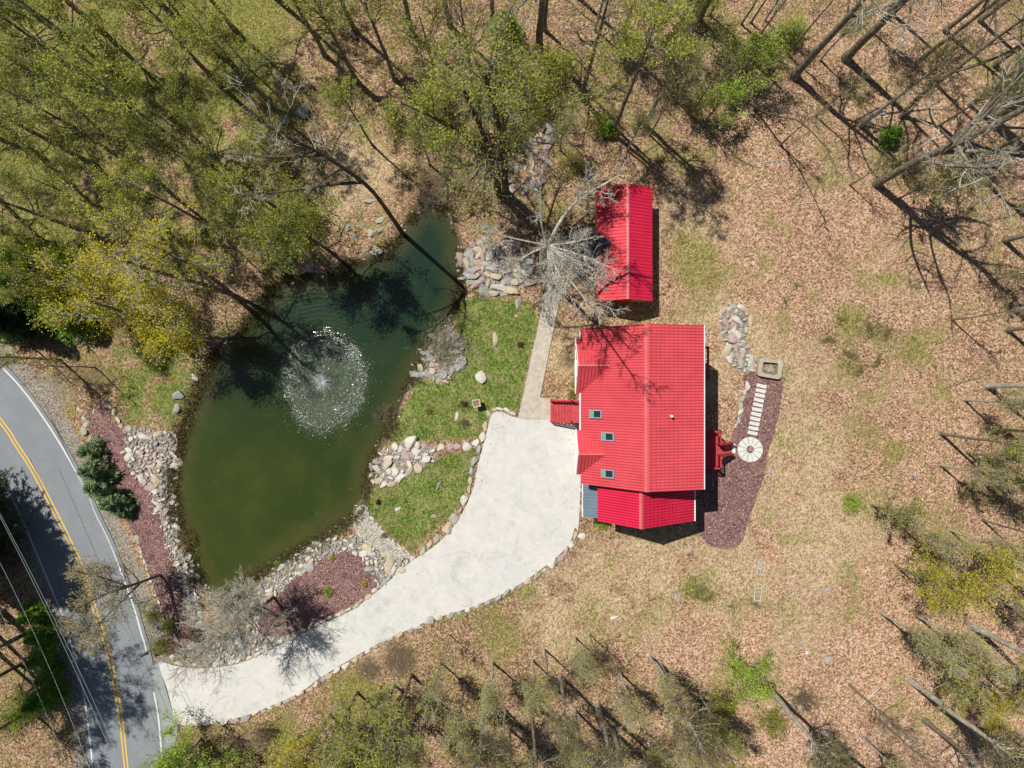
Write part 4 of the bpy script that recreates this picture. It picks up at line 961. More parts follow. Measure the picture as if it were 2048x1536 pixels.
def tree(name, label, cat_, seed, Ht, r0, limbs=18, crown0=.45, spread=.45, up=.12, leaf=LEAF_BUD, nleaf=4000, lsize=.10, bark=BARK, twig=TWIG, sub=6, tw=5, lean=(0, 0), curve=.03, fork=0, tipf=.25, limb_ang=.95, bare=False, base=(0, 0), path=None, lspread=.14, extra=2, rootflare=1.35, limb_r=.5):
    rng = np.random.default_rng(seed); K = 14
    tp = []; rd = []
    if path is not None:
        for pth, ra in path:
            a = np.array(smooth_line3(pth, K)); tp.append(a); rd.append(ra*np.linspace(1, .3, len(a))**.8)
    else:
        stems = 1+fork
        for s in range(stems):
            ph = rng.uniform(0, 6.28); z = np.linspace(0, Ht*(1 if s == 0 else .93), K); t = z/Ht
            wob = np.cumsum(rng.normal(0, curve*Ht/K, (K, 2)), 0); wob -= wob[0]
            sp = fork*.07*Ht*np.sin(np.minimum(t, 1)*1.4)
            x = lean[0]*t**1.4+wob[:, 0]*.8+math.cos(ph+s*3.0)*sp+.25*math.cos(s*2.4)*fork; y = lean[1]*t**1.4+wob[:, 1]*.8+math.sin(ph+s*3.0)*sp+.25*math.sin(s*2.4)*fork
            tp.append(np.stack([x, y, z-.15], 1)); q = r0*(1-t*(1-.16))*(1 if s == 0 else .85); q[0] *= rootflare; rd.append(q)
    Kt = len(tp[0]); TP = np.stack(tp); RD = np.stack(rd)
    l1p, l1r = spawn(TP, RD, limbs, crown0, .98, limb_ang, spread, limb_r, 7, rng, .16, up, .02, .25)
    tv, tf = cat([tubes(TP, RD, 10), tubes(l1p, l1r, 6)])
    l2p, l2r = spawn(l1p, l1r, sub, .2, 1, .7, .5, .6, 5, rng, .16, up*.8, .016, .4)
    top = TP[:, -4:]; 
    l3p, l3r = spawn(l2p, l2r, tw, .15, 1, .6, .6, .6, 4, rng, .16, up*.6, .011, .5)
    l3b, l3br = spawn(l1p, l1r, 5, .4, 1, .8, .22, .35, 4, rng, .2, up, .008)
    parts = [tubes(l2p, l2r, 4), tubes(l3p, l3r, 3), tubes(l3b, l3br, 3)]
    if extra:
        l4p, l4r = spawn(l3p, l3r, extra, .3, 1, .5, .7, .8, 3, rng, .16, up, .008, .2, .5); parts.append(tubes(l4p, l4r, 3))
    bv, bf = cat(parts)
    e = thing(name, label, cat_, (0, 0, 0))
    link('trunk', mesh_np('trunk', tv, tf, bark, smooth=True), e)
    link('branches', mesh_np('branches', bv, bf, twig, smooth=True), e)
    if not bare and nleaf:
        q = [leaves(l3p, int(nleaf*.75), lsize, rng, lspread), leaves(l2p, int(nleaf*.1), lsize, rng, lspread), leaves(l3b, int(nleaf*.15), lsize, rng, lspread)]
        v, f = cat(q); v[:, 2] = np.maximum(v[:, 2], .15)
        link('foliage', mesh_np('foliage', v, f, leaf), e)
    return e
def smooth_line3(pts, K):
    p = smooth_line(pts, 8, False); a = np.array(p); d = np.r_[0, np.cumsum(np.linalg.norm(np.diff(a, axis=0), axis=1))]; t = np.linspace(0, d[-1], K)
    return np.stack([np.interp(t, d, a[:, i]) for i in range(3)], 1)

def bush(name, label, cat_, seed, h, w_, leaf, nleaf, lsize, stems=10, twig=TWIG, dense=.8):
    rng = np.random.default_rng(seed); N = stems; d = norm(np.stack([rng.normal(0, .6, N), rng.normal(0, .6, N), np.full(N, .9)], 1))
    p, r = grow(rng.normal(0, w_*.12, (N, 3))*np.array([1, 1, 0]), d, np.full(N, h)*rng.uniform(.6, 1, N), np.full(N, .02+h*.008), 6, rng, .18, .03)
    p2, r2 = spawn(p, r, 7, .2, 1, .7, .5, .6, 4, rng, .2, .05, .006); p3, r3 = spawn(p2, r2, 3, .2, 1, .7, .5, .6, 3, rng, .2, .05, .005)
    v, f = cat([tubes(p, r, 5), tubes(p2, r2, 3), tubes(p3, r3, 3)]); e = thing(name, label, cat_)
    link('stems', mesh_np('stems', v, f, twig), e)
    n = nleaf; u = norm(rng.normal(size=(n, 3))); rr_ = rng.uniform(.35, 1, n)**.5; lump = 1+.28*np.sin(u[:, 0]*4+seed)+.22*np.sin(u[:, 1]*5+seed*2)+.15*np.sin(u[:, 2]*7)
    q = u*rr_[:, None]*lump[:, None]*np.array([w_, w_, h*.5])+np.array([0, 0, h*.55]); q[:, 2] = np.maximum(q[:, 2], .03)
    a = leafquads(q[:int(n*dense)], lsize, rng); b = leaves(p3, n-int(n*dense)+1, lsize, rng, .06)
    v, f = cat([a, b]); link('foliage', mesh_np('foliage', v, f, leaf), e); return e

def conifer(name, label, seed, h, w_, mat, needle=.16, lay=22, per=9, nn=26, bark=BARKD, cat_='evergreen', droop=-.05):
    rng = np.random.default_rng(seed); e = thing(name, label, cat_); K = 8
    z = np.linspace(-.1, h, K); tp = np.stack([rng.normal(0, .02*h, K)*(z/h), rng.normal(0, .02*h, K)*(z/h), z], 1)[None]; tr = np.linspace(.03+h*.014, .012, K)[None]
    N = lay*per; t = np.repeat(np.linspace(.06, .97, lay), per)+rng.normal(0, .012, N); az = rng.uniform(0, 6.28, N); L = w_*(1-t)**.8*rng.uniform(.65, 1.15, N)+.08
    p0 = np.stack([np.zeros(N), np.zeros(N), t*h], 1); d = np.stack([np.cos(az), np.sin(az), rng.normal(.18, .1, N)], 1)
    bp, br = grow(p0, d, L, .012+L*.008, 5, rng, .06, droop)
    sp, sr = spawn(bp, br, 9, .15, 1, .75, .42, .6, 3, rng, .1, 0, .005)
    v, f = cat([tubes(tp, tr, 8), tubes(bp, br, 4)]); link('trunk', mesh_np('trunk', v, f, bark), e)
    P_ = np.concatenate([sp, bp[:, [0, 2, 4]]]); n = len(P_)*nn; par = np.repeat(np.arange(len(P_)), nn); tt = rng.uniform(0, 1, n)*2; i = np.minimum(tt.astype(int), 1); ff = (tt-i)[:, None]
    p = P_[par, i]*(1-ff)+P_[par, i+1]*ff; ax = norm(P_[par, -1]-P_[par, 0]); sd = norm(np.cross(ax, rng.normal(size=(n, 3)))); dd = norm(ax*.8+sd*.7)
    w2 = norm(np.cross(dd, rng.normal(size=(n, 3)))); s = (needle*rng.uniform(.6, 1.2, n))[:, None]
    v = np.stack([p-w2*s*.10, p+w2*s*.10, p+dd*s+w2*s*.05, p+dd*s-w2*s*.05], 1).reshape(-1, 3); f = np.arange(n*4).reshape(-1, 4)
    link('foliage', mesh_np('foliage', v, f, mat), e); return e

# ------------------------------------------------------------------ prototypes (each becomes the first tree of its kind)
PT = {}
def proto(key, fn): PT[key] = [fn, None]
def nm(k): return k
D = dict
proto('bud1', lambda: tree('budding_tree', None, 'tree', 1, 19, .24, 20, .40, .33, .12, LEAF_OLV, 7000, .145, twig=TWIGG, lspread=.16))
proto('bud2', lambda: tree('budding_tree', None, 'tree', 2, 21, .27, 22, .42, .31, .15, LEAF_BUD, 7500, .14, twig=TWIGG, lspread=.16))
proto('bud3', lambda: tree('budding_tree', None, 'tree', 3, 17, .18, 18, .38, .34, .10, LEAF_BUD, 6500, .14, twig=TWIGG, lspread=.15))
proto('bud4', lambda: tree('budding_tree', None, 'tree', 4, 18, .22, 18, .45, .33, .15, LEAF_MIX, 5500, .14, twig=TWIGG, lspread=.15))
proto('spr1', lambda: tree('budding_tree', None, 'tree', 5, 17, .19, 16, .45, .27, .2, LEAF_BUD, 3000, .145, twig=TWIGG, lspread=.15))
proto('spr2', lambda: tree('budding_tree', None, 'tree', 6, 15, .15, 16, .42, .30, .2, LEAF_BUD, 3000, .145, twig=TWIGG, lspread=.15))
proto('bare1', lambda: tree('bare_tree', None, 'tree', 7, 20, .33, 14, .45, .36, .12, bare=True, twig=TWIGL, bark=BARK, sub=6, tw=4))
proto('bare2', lambda: tree('bare_tree', None, 'tree', 8, 17, .20, 15, .45, .32, .12, bare=True, twig=TWIG, bark=BARK))
proto('bare3', lambda: tree('bare_tree', None, 'tree', 9, 16, .24, 24, .5, .27, .25, LEAF_OLV, 1300, .13, twig=TWIG, bark=BARKL, sub=9, tw=7, extra=2, limb_ang=.75, lspread=.3))
proto('fuzz', lambda: tree('twiggy_tree', None, 'tree', 30, 10, .12, 30, .36, .36, .28, LEAF_BUD, 1500, .12, twig=TWIGP, bark=BARKL, sub=7, tw=4, extra=2, limb_ang=.6, lspread=.25))
proto('thin1', lambda: tree('young_tree', None, 'tree', 10, 11, .09, 12, .35, .28, .15, LEAF_BUD, 500, .08, sub=4, tw=3))
proto('thin2', lambda: tree('young_tree', None, 'tree', 12, 8, .06, 12, .3, .3, .15, LEAF_OLV, 700, .08, sub=4, tw=3))
proto('yel1', lambda: tree('yellow_green_tree', None, 'tree', 13, 9, .13, 18, .22, .5, .08, LEAF_YEL, 4000, .14, twig=TWIGG, lspread=.25))
proto('yel2', lambda: tree('yellow_green_tree', None, 'tree', 14, 6.5, .09, 18, .2, .5, .1, LEAF_OLV, 2100, .14, twig=TWIGP, lspread=.18))
proto('brt', lambda: tree('bright_green_tree', None, 'tree', 15, 5, .07, 18, .18, .5, .1, LEAF_BRT, 4200, .12, lspread=.16))
proto('bushg', lambda: bush('green_shrub', None, 'shrub', 16, 1.6, 1.0, LEAF_BRT, 2600, .08))
proto('busho', lambda: bush('olive_shrub', None, 'shrub', 17, 1.4, 1.0, LEAF_OLV, 2200, .08))
proto('mat', lambda: bush('weed_patch', None, 'weeds', 24, .6, 1.0, leaf_mat('dark weeds', [(.10, .10, .02), (.16, .15, .035), (.22, .19, .06)], .2), 700, .09, 14, TWIG, .7))
proto('brush', lambda: bush('brown_brush', None, 'shrub', 18, 1.5, .9, DEADLF, 1100, .06, 26, TWIG, .5))
proto('hem', lambda: conifer('hemlock', None, 19, 5.0, 2.3, NEEDLEG, .24, 16, 8, 12))
proto('spruce', lambda: conifer('spruce_shrub', None, 20, 2.6, 1.2, NEEDLE, .26, 8, 6, 7))
proto('dark', lambda: conifer('tall_evergreen', None, 21, 14, 3.0, NEEDLED, .26, 34, 12, 22))
def plant(key, x, y, s=1.0, rz=None, sz=None, lean=None):
    fn = PT[key]
    if fn[1] is None: fn[1] = fn[0](); o = fn[1]
    else: o = copy_thing(fn[1])
    z = gz1(x, y) if abs(x) < 60 and abs(y) < 50 else -.05
    o.location = (x, y, max(z, -.4)); o.scale = (s, s, sz or s); r3 = RNG.uniform(0, 6.28) if rz is None else rz
    if lean: o.rotation_mode = 'XYZ'; q = Vector((0, 0, 1)).rotation_difference(Vector((lean[0], lean[1], 1)).normalized()); o.rotation_mode = 'QUATERNION'; o.rotation_quaternion = q @ Euler((0, 0, r3)).to_quaternion()
    else: o.rotation_euler = (0, 0, r3)
    return o
# ------------------------------------------------------------------ hero trees traced from their trunks
def at(o, px_, py_):
    x, y = G(px_, py_); o.location = (x, y, gz1(x, y)); return o
limbs_c = [([(0, 0, 10.6), (.9, 1.6, 11.6), (2.0, 2.6, 12.6), (4.2, 3.6, 14)], .13), ([(0, 0, 10.4), (-.4, 1.2, 11.5), (-.5, 2.3, 12.4), (-.6, 4.3, 14)], .08),
  ([(0, 0, 10.8), (-1.2, -.6, 11.2), (-2.4, -1.4, 11.7), (-3.6, -1.8, 12.4)], .07), ([(0, 0, 10.9), (-2, .2, 12), (-4.3, .5, 13)], .07), ([(0, 0, 11), (1.5, -1.6, 11.8), (2.9, -3.3, 12.6)], .08),
  ([(0, 0, 11), (.8, -2.1, 11.4), (1.8, -4.2, 12)], .07), ([(0, 0, 11), (2, -.9, 12.4), (4, -2, 13.6)], .08), ([(0, 0, 10.8), (.1, -1.8, 11.1), (.2, -3.6, 11.5)], .06), ([(0, 0, 11), (1.3, 0, 11.8), (2.7, .1, 12.8)], .07),
  ([(0, 0, 10.9), (.9, -1.0, 12.4), (1.6, -2.0, 14.2)], .09), ([(0, 0, 10.9), (1.9, -2.0, 12.0), (3.4, -2.4, 12.8)], .07), ([(0, 0, 10.9), (.5, -2.6, 11.6), (1.1, -3.4, 12.6)], .06), ([(0, 0, 10.9), (.7, -1.4, 14.5), (1.5, -2.6, 18.5)], .10), ([(0, 0, 10.9), (.8, -2.3, 14.5), (1.7, -4.6, 19)], .10), ([(0, 0, 10.9), (1.5, -1.5, 14), (2.6, -2.7, 17.2)], .08)]
at(tree('bare_tree', 'bare pale branched tree at the head of the footpath, its crown fanned over the shed', 'tree', 50, 11, .3, 7, .3, .42, .03, bare=True, bark=BARKL, twig=TWIGL, sub=7, tw=5, extra=2, limb_ang=.42, limb_r=.5,
  path=[([(0, 0, -.2), (.05, -.05, 4), (-.05, 0, 8), (0, 0, 11)], .26)]+limbs_c), 1081, 546)
at(tree('leaning_tree', 'tall leaning tree on the north bank of the pond, its pale upper limbs stretching left', 'tree', 51, 19, .26, 10, .66, .24, .03, LEAF_OLV, 500, .09, bark=BARKD, twig=TWIGL, sub=5, tw=4,
  path=[([(0, 0, -.3), (.05, 0, 6), (-.1, .15, 12), (-.9, .5, 14.6), (-2.4, 1.1, 17), (-3.4, 1.0, 19), (-4.6, 1.9, 20.4)], .19), ([(-.4, .3, 13.2), (-2.2, -.4, 15), (-4.2, -1.2, 16.5), (-6.4, -1.6, 17.2)], .11), ([(-1.2, .6, 15), (-1.7, -.4, 16.5), (-2.6, -1.8, 17.6)], .08), ([(-2, .9, 16.4), (-4.5, .4, 17.6), (-6.8, .3, 18.6)], .09)]), 805, 466)
at(tree('double_trunk_tree', 'twin trunked tree leaning over the pond whose two long shadows reach the fountain', 'tree', 52, 15, .24, 13, .5, .34, .1, LEAF_YEL, 4500, .15, bark=BARK, twig=TWIGL,
  path=[([(0, 0, -.3), (-.1, .1, 5), (-.5, .1, 10), (-1.0, .3, 15.5)], .2), ([(0, 0, 0), (.3, .55, 4), (.4, 1.1, 9), (.1, 1.5, 15)], .18)], lspread=.2), 466, 590)
at(tree('yellow_green_tree', 'broad bright yellow green tree between road and pond', 'tree', 53, 12, .2, 12, .3, .55, .08, LEAF_YEL, 17000, .15, bark=BARK, twig=TWIGL, sub=7, tw=6, lspread=.26,
  path=[([(0, 0, -.2), (.1, .1, 4), (-.2, .2, 8), (-.6, .6, 11.5)], .2), ([(0, 0, 2.5), (-1.4, 1.2, 5.5), (-2.4, 2.6, 8.5)], .12), ([(0, 0, 2.2), (1.4, -.6, 5), (2.0, -1.8, 7.5)], .12), ([(0, .1, 3), (1.3, 1.6, 6.5), (1.8, 2.8, 9.5)], .11)]), 372, 652)
at(tree('double_trunk_tree', 'large twin trunked budding tree north of the pond, its wide crown filling the top centre', 'tree', 54, 19, .3, 14, .42, .42, .06, LEAF_MIX, 18000, .15, bark=BARKD, twig=TWIGG, sub=7, tw=6, lspread=.25,
  path=[([(-.2, 0, -.2), (-.35, 0, 5), (-.8, .3, 11), (-1.8, 1.0, 17)], .26), ([(.35, .1, -.2), (.3, .2, 5), (.2, .5, 11), (-.6, 1.2, 18.5)], .30), ([(-.6, .2, 8.6), (-2.8, 1.0, 11.5), (-5.8, 1.6, 14)], .15), ([(0, .4, 9.6), (2.0, 2.0, 12), (3.4, 3.8, 15)], .13)]), 1003, 388)
at(tree('curved_tree', 'slender bare tree with a curved forking trunk in the upper right woods', 'tree', 55, 16, .2, 18, .5, .35, .1, bare=True, bark=BARK, twig=TWIG,
  path=[([(0, 0, -.2), (.2, .8, 2.5), (.9, 1.4, 6), (1.0, 1.6, 11), (1.5, 1.8, 16)], .17), ([(.8, 1.3, 5.2), (1.9, .8, 9), (2.4, .9, 15)], .12)]), 1800, 236)
at(tree('bare_tree', 'low bare grey tree leaning over the stones where driveway and pond meet', 'tree', 56, 9, .14, 30, .25, .55, .05, bare=True, bark=BARKD, twig=TWIGL, sub=9, tw=7, extra=3, limb_ang=.8,
  path=[([(0, 0, -.2), (-.3, -.2, 3), (-.7, -.4, 6), (-1.3, -.5, 9)], .13), ([(-.2, -.1, 2.4), (-.4, .6, 5), (-.4, 1.3, 7.4)], .08)]), 548, 1193)
at(tree('olive_tree', 'thinly leafed olive green tree leaning over the road above the driveway entrance', 'tree', 57, 9, .12, 18, .3, .5, .04, LEAF_RUS2, 4200, .12, bark=BARK, twig=TWIGP, sub=6, tw=5, lspread=.2,
  path=[([(0, 0, -.2), (-.4, .1, 2.5), (-1.2, .1, 5), (-2.0, -.2, 7.5)], .12), ([(-.3, .1, 2.5), (-.8, -1.0, 5), (-1.5, -2.2, 7.5)], .08), ([(-.6, .1, 3.6), (-.9, 1.4, 6), (-1.6, 2.4, 8)], .07)]), 322, 1150)
at(tree('budding_tree', 'dark olive budding tree hanging over the upper left shore of the pond', 'tree', 58, 11, .16, 26, .3, .46, .06, LEAF_OLV, 9500, .15, bark=BARKD, twig=TWIGG, sub=6, tw=5, lspread=.22), 668, 508)
at(tree('bare_tree', 'large bare tree in the right hand woods throwing a long branching shadow over the grass', 'tree', 59, 20, .36, 9, .42, .42, .1, bare=True, bark=BARK, twig=TWIGL, sub=6, tw=4,
  path=[([(0, 0, -.3), (.1, .1, 5), (.4, -.1, 11), (1.0, .2, 20)], .33), ([(.3, 0, 7.5), (2.2, -1.0, 11), (3.4, -2.6, 16)], .17), ([(.1, .1, 6.5), (-1.2, -1.6, 10), (-1.8, -3.4, 15)], .14), ([(.3, 0, 9), (1.3, 2.2, 13), (1.8, 3.4, 18)], .15)]), 1752, 368)
at(tree('leaning_tree', 'thin leaning dead tree without leaves in the leaf litter right of the shed', 'tree', 60, 9, .09, 10, .4, .3, 0, bare=True, bark=BARKD, twig=TWIG,
  path=[([(0, 0, -.1), (.9, -1.8, 3), (1.5, -3.2, 5.4), (2.4, -6.2, 8)], .08), ([(0, 0, 0), (.5, -.1, .7), (2.0, -.8, 1.6)], .05)]), 1510, 217)

# ------------------------------------------------------------------ woodland trees
MATS = []
def woods(group, kinds, lst):
    """lst: (key, px, py, scale[, lean]); labels are counted from left to right inside the row"""
    made = []
    for it in lst:
        x, y = G(it[1], it[2]); o = plant(it[0], x, y, it[3]*RNG.uniform(.94, 1.06), lean=it[4] if len(it) > 4 else None); made.append((it[1], it[0], o))
    cnt = {}
    for _, key, o in sorted(made, key=lambda a: a[0]):
        kind, ct = KD[key]; cnt.setdefault(kind, []).append((o, ct))
    for kind, l in cnt.items():
        for i, (o, ct) in enumerate(l):
            pos = '' if len(l) == 1 else f', {ordi(i)} from the left'
            tag(o, f'{kind} {group}{pos}', ct, f'{kind} {group}'); 
KD = {'bud1': ('tall olive budding tree', 'tree'), 'bud2': ('tall yellow green budding tree', 'tree'), 'bud3': ('slender olive budding tree', 'tree'), 'bud4': ('broad light budding tree', 'tree'), 'spr1': ('sparsely budding tree', 'tree'), 'spr2': ('thin tree with yellow buds', 'tree'),
 'bare1': ('thick trunked bare tree', 'tree'), 'bare2': ('bare brown tree', 'tree'), 'bare3': ('pale trunked bare tree', 'tree'), 'fuzz': ('twiggy pale tree', 'tree'), 'thin1': ('young thin tree', 'tree'), 'thin2': ('small leafy sapling', 'tree'), 'yel1': ('low yellow green tree', 'tree'), 'yel2': ('low olive tree', 'tree'), 'brt': ('small bright green tree', 'tree'),
 'bushg': ('bright green shrub', 'shrub'), 'busho': ('olive shrub', 'shrub'), 'brush': ('brown leafless brush', 'shrub'), 'hem': ('green hemlock', 'evergreen'), 'spruce': ('blue green spruce shrub', 'evergreen'), 'dark': ('tall dark evergreen', 'evergreen')}
woods('at the upper left, topmost row', 0, [('bud1',-60,40,1),('bud3',70,30,1),('bud1',200,60,.95),('bud2',300,-10,1),('bud3',398,72,1),('bud1',540,-15,1),('bare2',650,112,1.0),('spr1',470,60,.9)])
woods('at the upper left, second row', 0, [('bud2',-40,210,1),('bud3',100,170,1),('bud1',220,190,.9),('bud1',336,230,1),('bud4',440,170,.95),('bud3',545,215,.85),('thin1',500,140,1)])
woods('at the upper left, third row', 0, [('bud1',-20,385,1),('bud3',85,315,1.05),('bud1',190,330,.95),('bud4',300,350,.9),('bud3',420,330,.95),('bud1',500,370,.8),('yel2',560,330,1)])
woods('left of the pond, fourth row', 0, [('bud3',60,480,.9),('bud1',190,470,.8),('bud4',300,455,.75),('bud3',415,450,.75),('yel2',500,470,1.2),('spr2',570,440,.8),('yel2',590,500,.9),('dark',-20,560,.8),('hem',100,590,1.2),('hem',40,545,1.1),('spr1',200,600,.8),('hem',165,640,.9),('dark',70,640,.6),('hem',30,640,1.0),('hem',130,545,1.0)])
woods('between road and pond top', 0, [('spr1',120,720,.6),('thin2',190,735,1.0),('thin1',60,690,.8),('brush',260,650,1.3),('busho',310,720,.9),('spr2',225,560,.9),('yel1',270,590,1.0)])
woods('at the top centre, back row', 0, [('spr1',710,60,1),('bud4',825,70,1),('bud4',900,50,1),('spr1',985,40,1),('bare1',1078,95,.95),('hem',1010,75,.7),('spr1',1150,-10,1),('bare3',1240,90,.9),('spr1',1345,80,.9),('spr2',1300,-20,1.1),('fuzz',1190,60,1.0),('fuzz',1290,80,.9),('bare2',1400,40,.9),('thin1',1420,30,1)])
woods('north of the pond, front row', 0, [('spr1',712,160,.95),('bud4',790,160,.85),('bud4',885,215,.8),('bare2',950,200,.9),('bare2',1163,196,1.1),('yel2',1040,180,.9),('thin2',1080,230,1.2),('bare2',1090,60,.8),('spr2',860,330,.6),('spr2',745,290,.7)])
woods('in the gap between pond and shed', 0, [('thin2',1040,410,.6),('brush',860,400,1.2),('brush',900,370,1.4),('busho',1205,250,1.2),('hem',1215,262,.35),('busho',1140,330,.9),('thin1',1300,270,.9),('fuzz',1255,300,.75),('fuzz',1350,200,.8),('fuzz',1120,300,.7),('thin1',1380,230,1),('bare3',1290,250,.8),('bud3',1224,264,1.0),('brush',1005,300,1.2)])
woods('in the upper right woods', 0, [('bare1',1588,152,1.0),('bare1',1692,116,1.05),('thin1',1490,112,1.1),('thin1',1483,48,1),('thin1',1502,45,.9),('thin1',1575,108,1),('thin1',1632,232,.9),('brt',1468,165,1.25),('brt',1415,238,.95),('bushg',1585,70,1.0),('brt',1385,25,.9),('hem',1772,278,.42),('brt',2020,150,.8),('bare2',1890,60,1),('bare2',1990,130,1.1),('yel2',1800,395,1.05),('yel2',1860,400,.9),('thin1',1560,290,.8),('bare3',1720,250,.8),('bare2',1830,130,1),('fuzz',1640,120,.8),('fuzz',1880,250,.9),('bare2',1940,210,.9),('fuzz',1740,60,.9),('fuzz',1530,40,.8),('bare2',1960,40,1),('bare2',1780,20,.9),('thin2',1700,30,1)])
woods('along the right edge', 0, [('bare1',1985,235,1),('bare2',1930,330,1),('bare2',2010,480,1),('bare3',1975,772,.95),('spr2',1882,868,.95),('thin1',1905,640,.8),('yel2',1985,560,.8),('bud4',2015,660,.7),('yel2',1935,905,1.0),('fuzz',1960,960,.9),('fuzz',1880,930,.75),('fuzz',1930,800,.8),('spr2',2010,860,.9),('bare3',2030,620,.8),('thin1',1700,370,.7)])
woods('in the lower right woods, upper row', 0, [('yel2',1745,1010,.85),('bushg',1697,1002,.75),('fuzz',1800,1050,.8),('yel1',1850,1110,1.05),('yel1',1790,1130,.75),('fuzz',1900,1060,.9),('spr1',1960,1110,.9),('fuzz',1950,1180,.9),('bare3',1990,1188,.9),('thin1',1965,1040,1)])
woods('in the lower right woods, lower row', 0, [('bare3',1945,1252,1.1),('fuzz',1760,1225,.9),('yel2',1835,1290,1.1),('fuzz',1830,1230,.9),('fuzz',1890,1420,.9),('fuzz',1720,1470,.8),('spr1',1880,1270,.8),('bare3',1820,1362,1.0),('yel1',1900,1360,.75),('bare3',1650,1468,.95),('bare3',1537,1376,.9),('bare1',1960,1420,.7),('bare1',1850,1440,.6),('brush',1600,1390,1.4),('brt',1460,1330,.95),('busho',1440,1400,1.3),('busho',1540,1440,1.2),('thin1',1760,1440,.9),('bare2',1700,1370,.55)])
woods('along the bottom edge below the driveway', 0, [('bare3',1320,1330,.92),('bare3',1195,1410,.9),('bare3',1225,1462,.8),('bare2',1062,1398,.9),('bare3',1120,1352,.7),('bare3',968,1394,.95),('spr2',822,1350,.95),('fuzz',1300,1312,.85),('fuzz',1150,1275,.7),('fuzz',1240,1345,.8),('fuzz',1065,1320,.8),('fuzz',1400,1390,.8),('fuzz',930,1370,.9),('fuzz',1010,1420,.9),('fuzz',1150,1420,.9),('fuzz',1340,1430,.9),('fuzz',850,1440,.8),('fuzz',985,1325,.8),('fuzz',880,1325,.75),('yel2',790,1370,1.2),('yel2',715,1385,1.25),('yel1',660,1430,.9),('yel2',740,1450,1.2),('yel2',600,1470,1.2),('yel2',690,1490,1.3),('spr2',1020,1460,.7),('spr2',1120,1460,.7),('yel2',920,1440,.7),('thin1',1090,1300,.8),('brush',850,1400,1.5),('brush',1040,1370,1.4),('brush',1160,1330,1.4),('brush',1390,1430,1.5),('brush',1250,1390,1.3),('spr2',1390,1400,.7),('thin2',1180,1270,.9),('thin2',900,1270,.7),('yel2',1300,1470,.6),('bare2',530,1500,.5)])
woods('in the corner below the driveway entrance', 0, [('brt',402,1478,1.15),('brt',450,1500,1.0),('brt',370,1515,.9),('brush',530,1460,1.3),('brush',480,1480,1.0)])
woods('left of the road', 0, [('dark',-28,1035,1.35),('dark',-70,1000,1.1),('dark',-65,1090,1.0),('bud1',20,1185,.85),('bud2',5,1225,.95),('bud1',60,1262,.8),('bud2',-10,1300,.8),('bud2',-45,1180,.8),('bud1',-30,1250,.95),('hem',80,1222,.5),('hem',92,1262,.52),('hem',103,1302,.55),('hem',112,1342,.5),('hem',122,1385,.5),('hem',90,1392,.5),('bare2',40,1330,.7),('busho',20,1440,1.3),('spr2',60,1420,.8),('brush',30,1120,1.3),('bushg',60,1410,1.3)])
woods('in a row between road and maroon gravel', 0, [('spruce',193,900,.85),('spruce',206,935,1.05),('spruce',222,968,1.1),('spruce',244,1000,1.05),('spruce',258,1022,.6)])
woods('beside the road above the driveway entrance', 0, [('bushg',340,1248,.55),('busho',325,1290,.8),('busho',308,1225,.8),('brush',395,1262,.9),('brush',352,1300,.7)])

for i, (a, b_, r_) in enumerate([(1655,678,.9),(1700,712,1.0),(1757,722,.9),(1722,742,.8),(1683,640,.6),(1592,572,.4),(1740,655,1.1),(1395,1182,1.0),(1420,1195,.8),(1462,1150+62,.55),(1512,1208,.7),(1772,668,.9),(1570,560+45,.5),(1480,640,.5)]):
    o = plant('mat', *G(a, b_), r_, sz=r_*.4); tag(o, f'low dark olive weed patch in the right hand grass, {ordi(i)} in the list' if False else None, 'weeds', 'low weed patches in the dry grass')
    MATS.append((a, o))
for i, (a, o) in enumerate(sorted(MATS, key=lambda q: q[0])): tag(o, f'low dark olive weed patch in the dry grass, {ordi(i)} from the left')
# garden plants
def dome(name, label, cat_, seed, px_, py_, r_, leafm, h=None, n=500):
    o = bush(name, label, cat_, seed, h or r_*1.3, r_, leafm, n, .06, 6); return at(o, px_, py_)
dome('round_shrub', 'small round yellow shrub at the upper rim of the lower maroon gravel bed', 'shrub', 70, 664, 1115, .27, LEAF_YEL)
dome('round_shrub', 'small round yellow shrub at the right corner of the lower maroon gravel bed', 'shrub', 71, 729, 1168, .27, LEAF_YEL)
dome('round_shrub', 'round bright green shrub in the middle of the lower maroon gravel bed', 'shrub', 72, 657, 1182, .38, LEAF_BRT, .55, 900)
dome('small_shrub', 'small dark yellow green shrub on the lawn near the pond', 'shrub', 73, 857, 822, .33, LEAF_OLV)
dome('small_shrub', 'small dark maroon shrub on the lawn left of the raised box', 'shrub', 74, 928, 808, .30, MAROON)
dome('small_shrub', 'small dark maroon shrub on the lawn left of the footpath', 'shrub', 75, 1041, 689, .24, MAROON)
dome('dry_plant', 'dry brown tuft of a plant on the lawn under the raised box', 'plant', 76, 928, 845, .45, DEADLF, .4)
dome('small_shrub', 'tiny bright green shrub beside the house wall, upper one', 'shrub', 77, 1144, 769, .22, LEAF_BRT)
dome('small_shrub', 'green shrub beside the house wall just above the front steps', 'shrub', 78, 1144, 789, .42, LEAF_OLV, .5, 700)
dome('small_shrub', 'bright green shrub under the corner of the lower wing', 'shrub', 79, 1203, 1046, .62, LEAF_BRT, .8, 1200)
dome('dry_plant', 'small rusty plant in the pebble bed', 'plant', 80, 769, 1071, .22, DEADLF, .3)
dome('shore_shrub', 'dark brown leafless shrub on the right shore of the pond', 'shrub', 81, 772, 830, .95, DEADLF, 1.5, 1500)
dome('shore_shrub', 'dark brown shrub standing at the left shore of the pond', 'shrub', 82, 418, 790, .5, DEADLF, .9, 700)
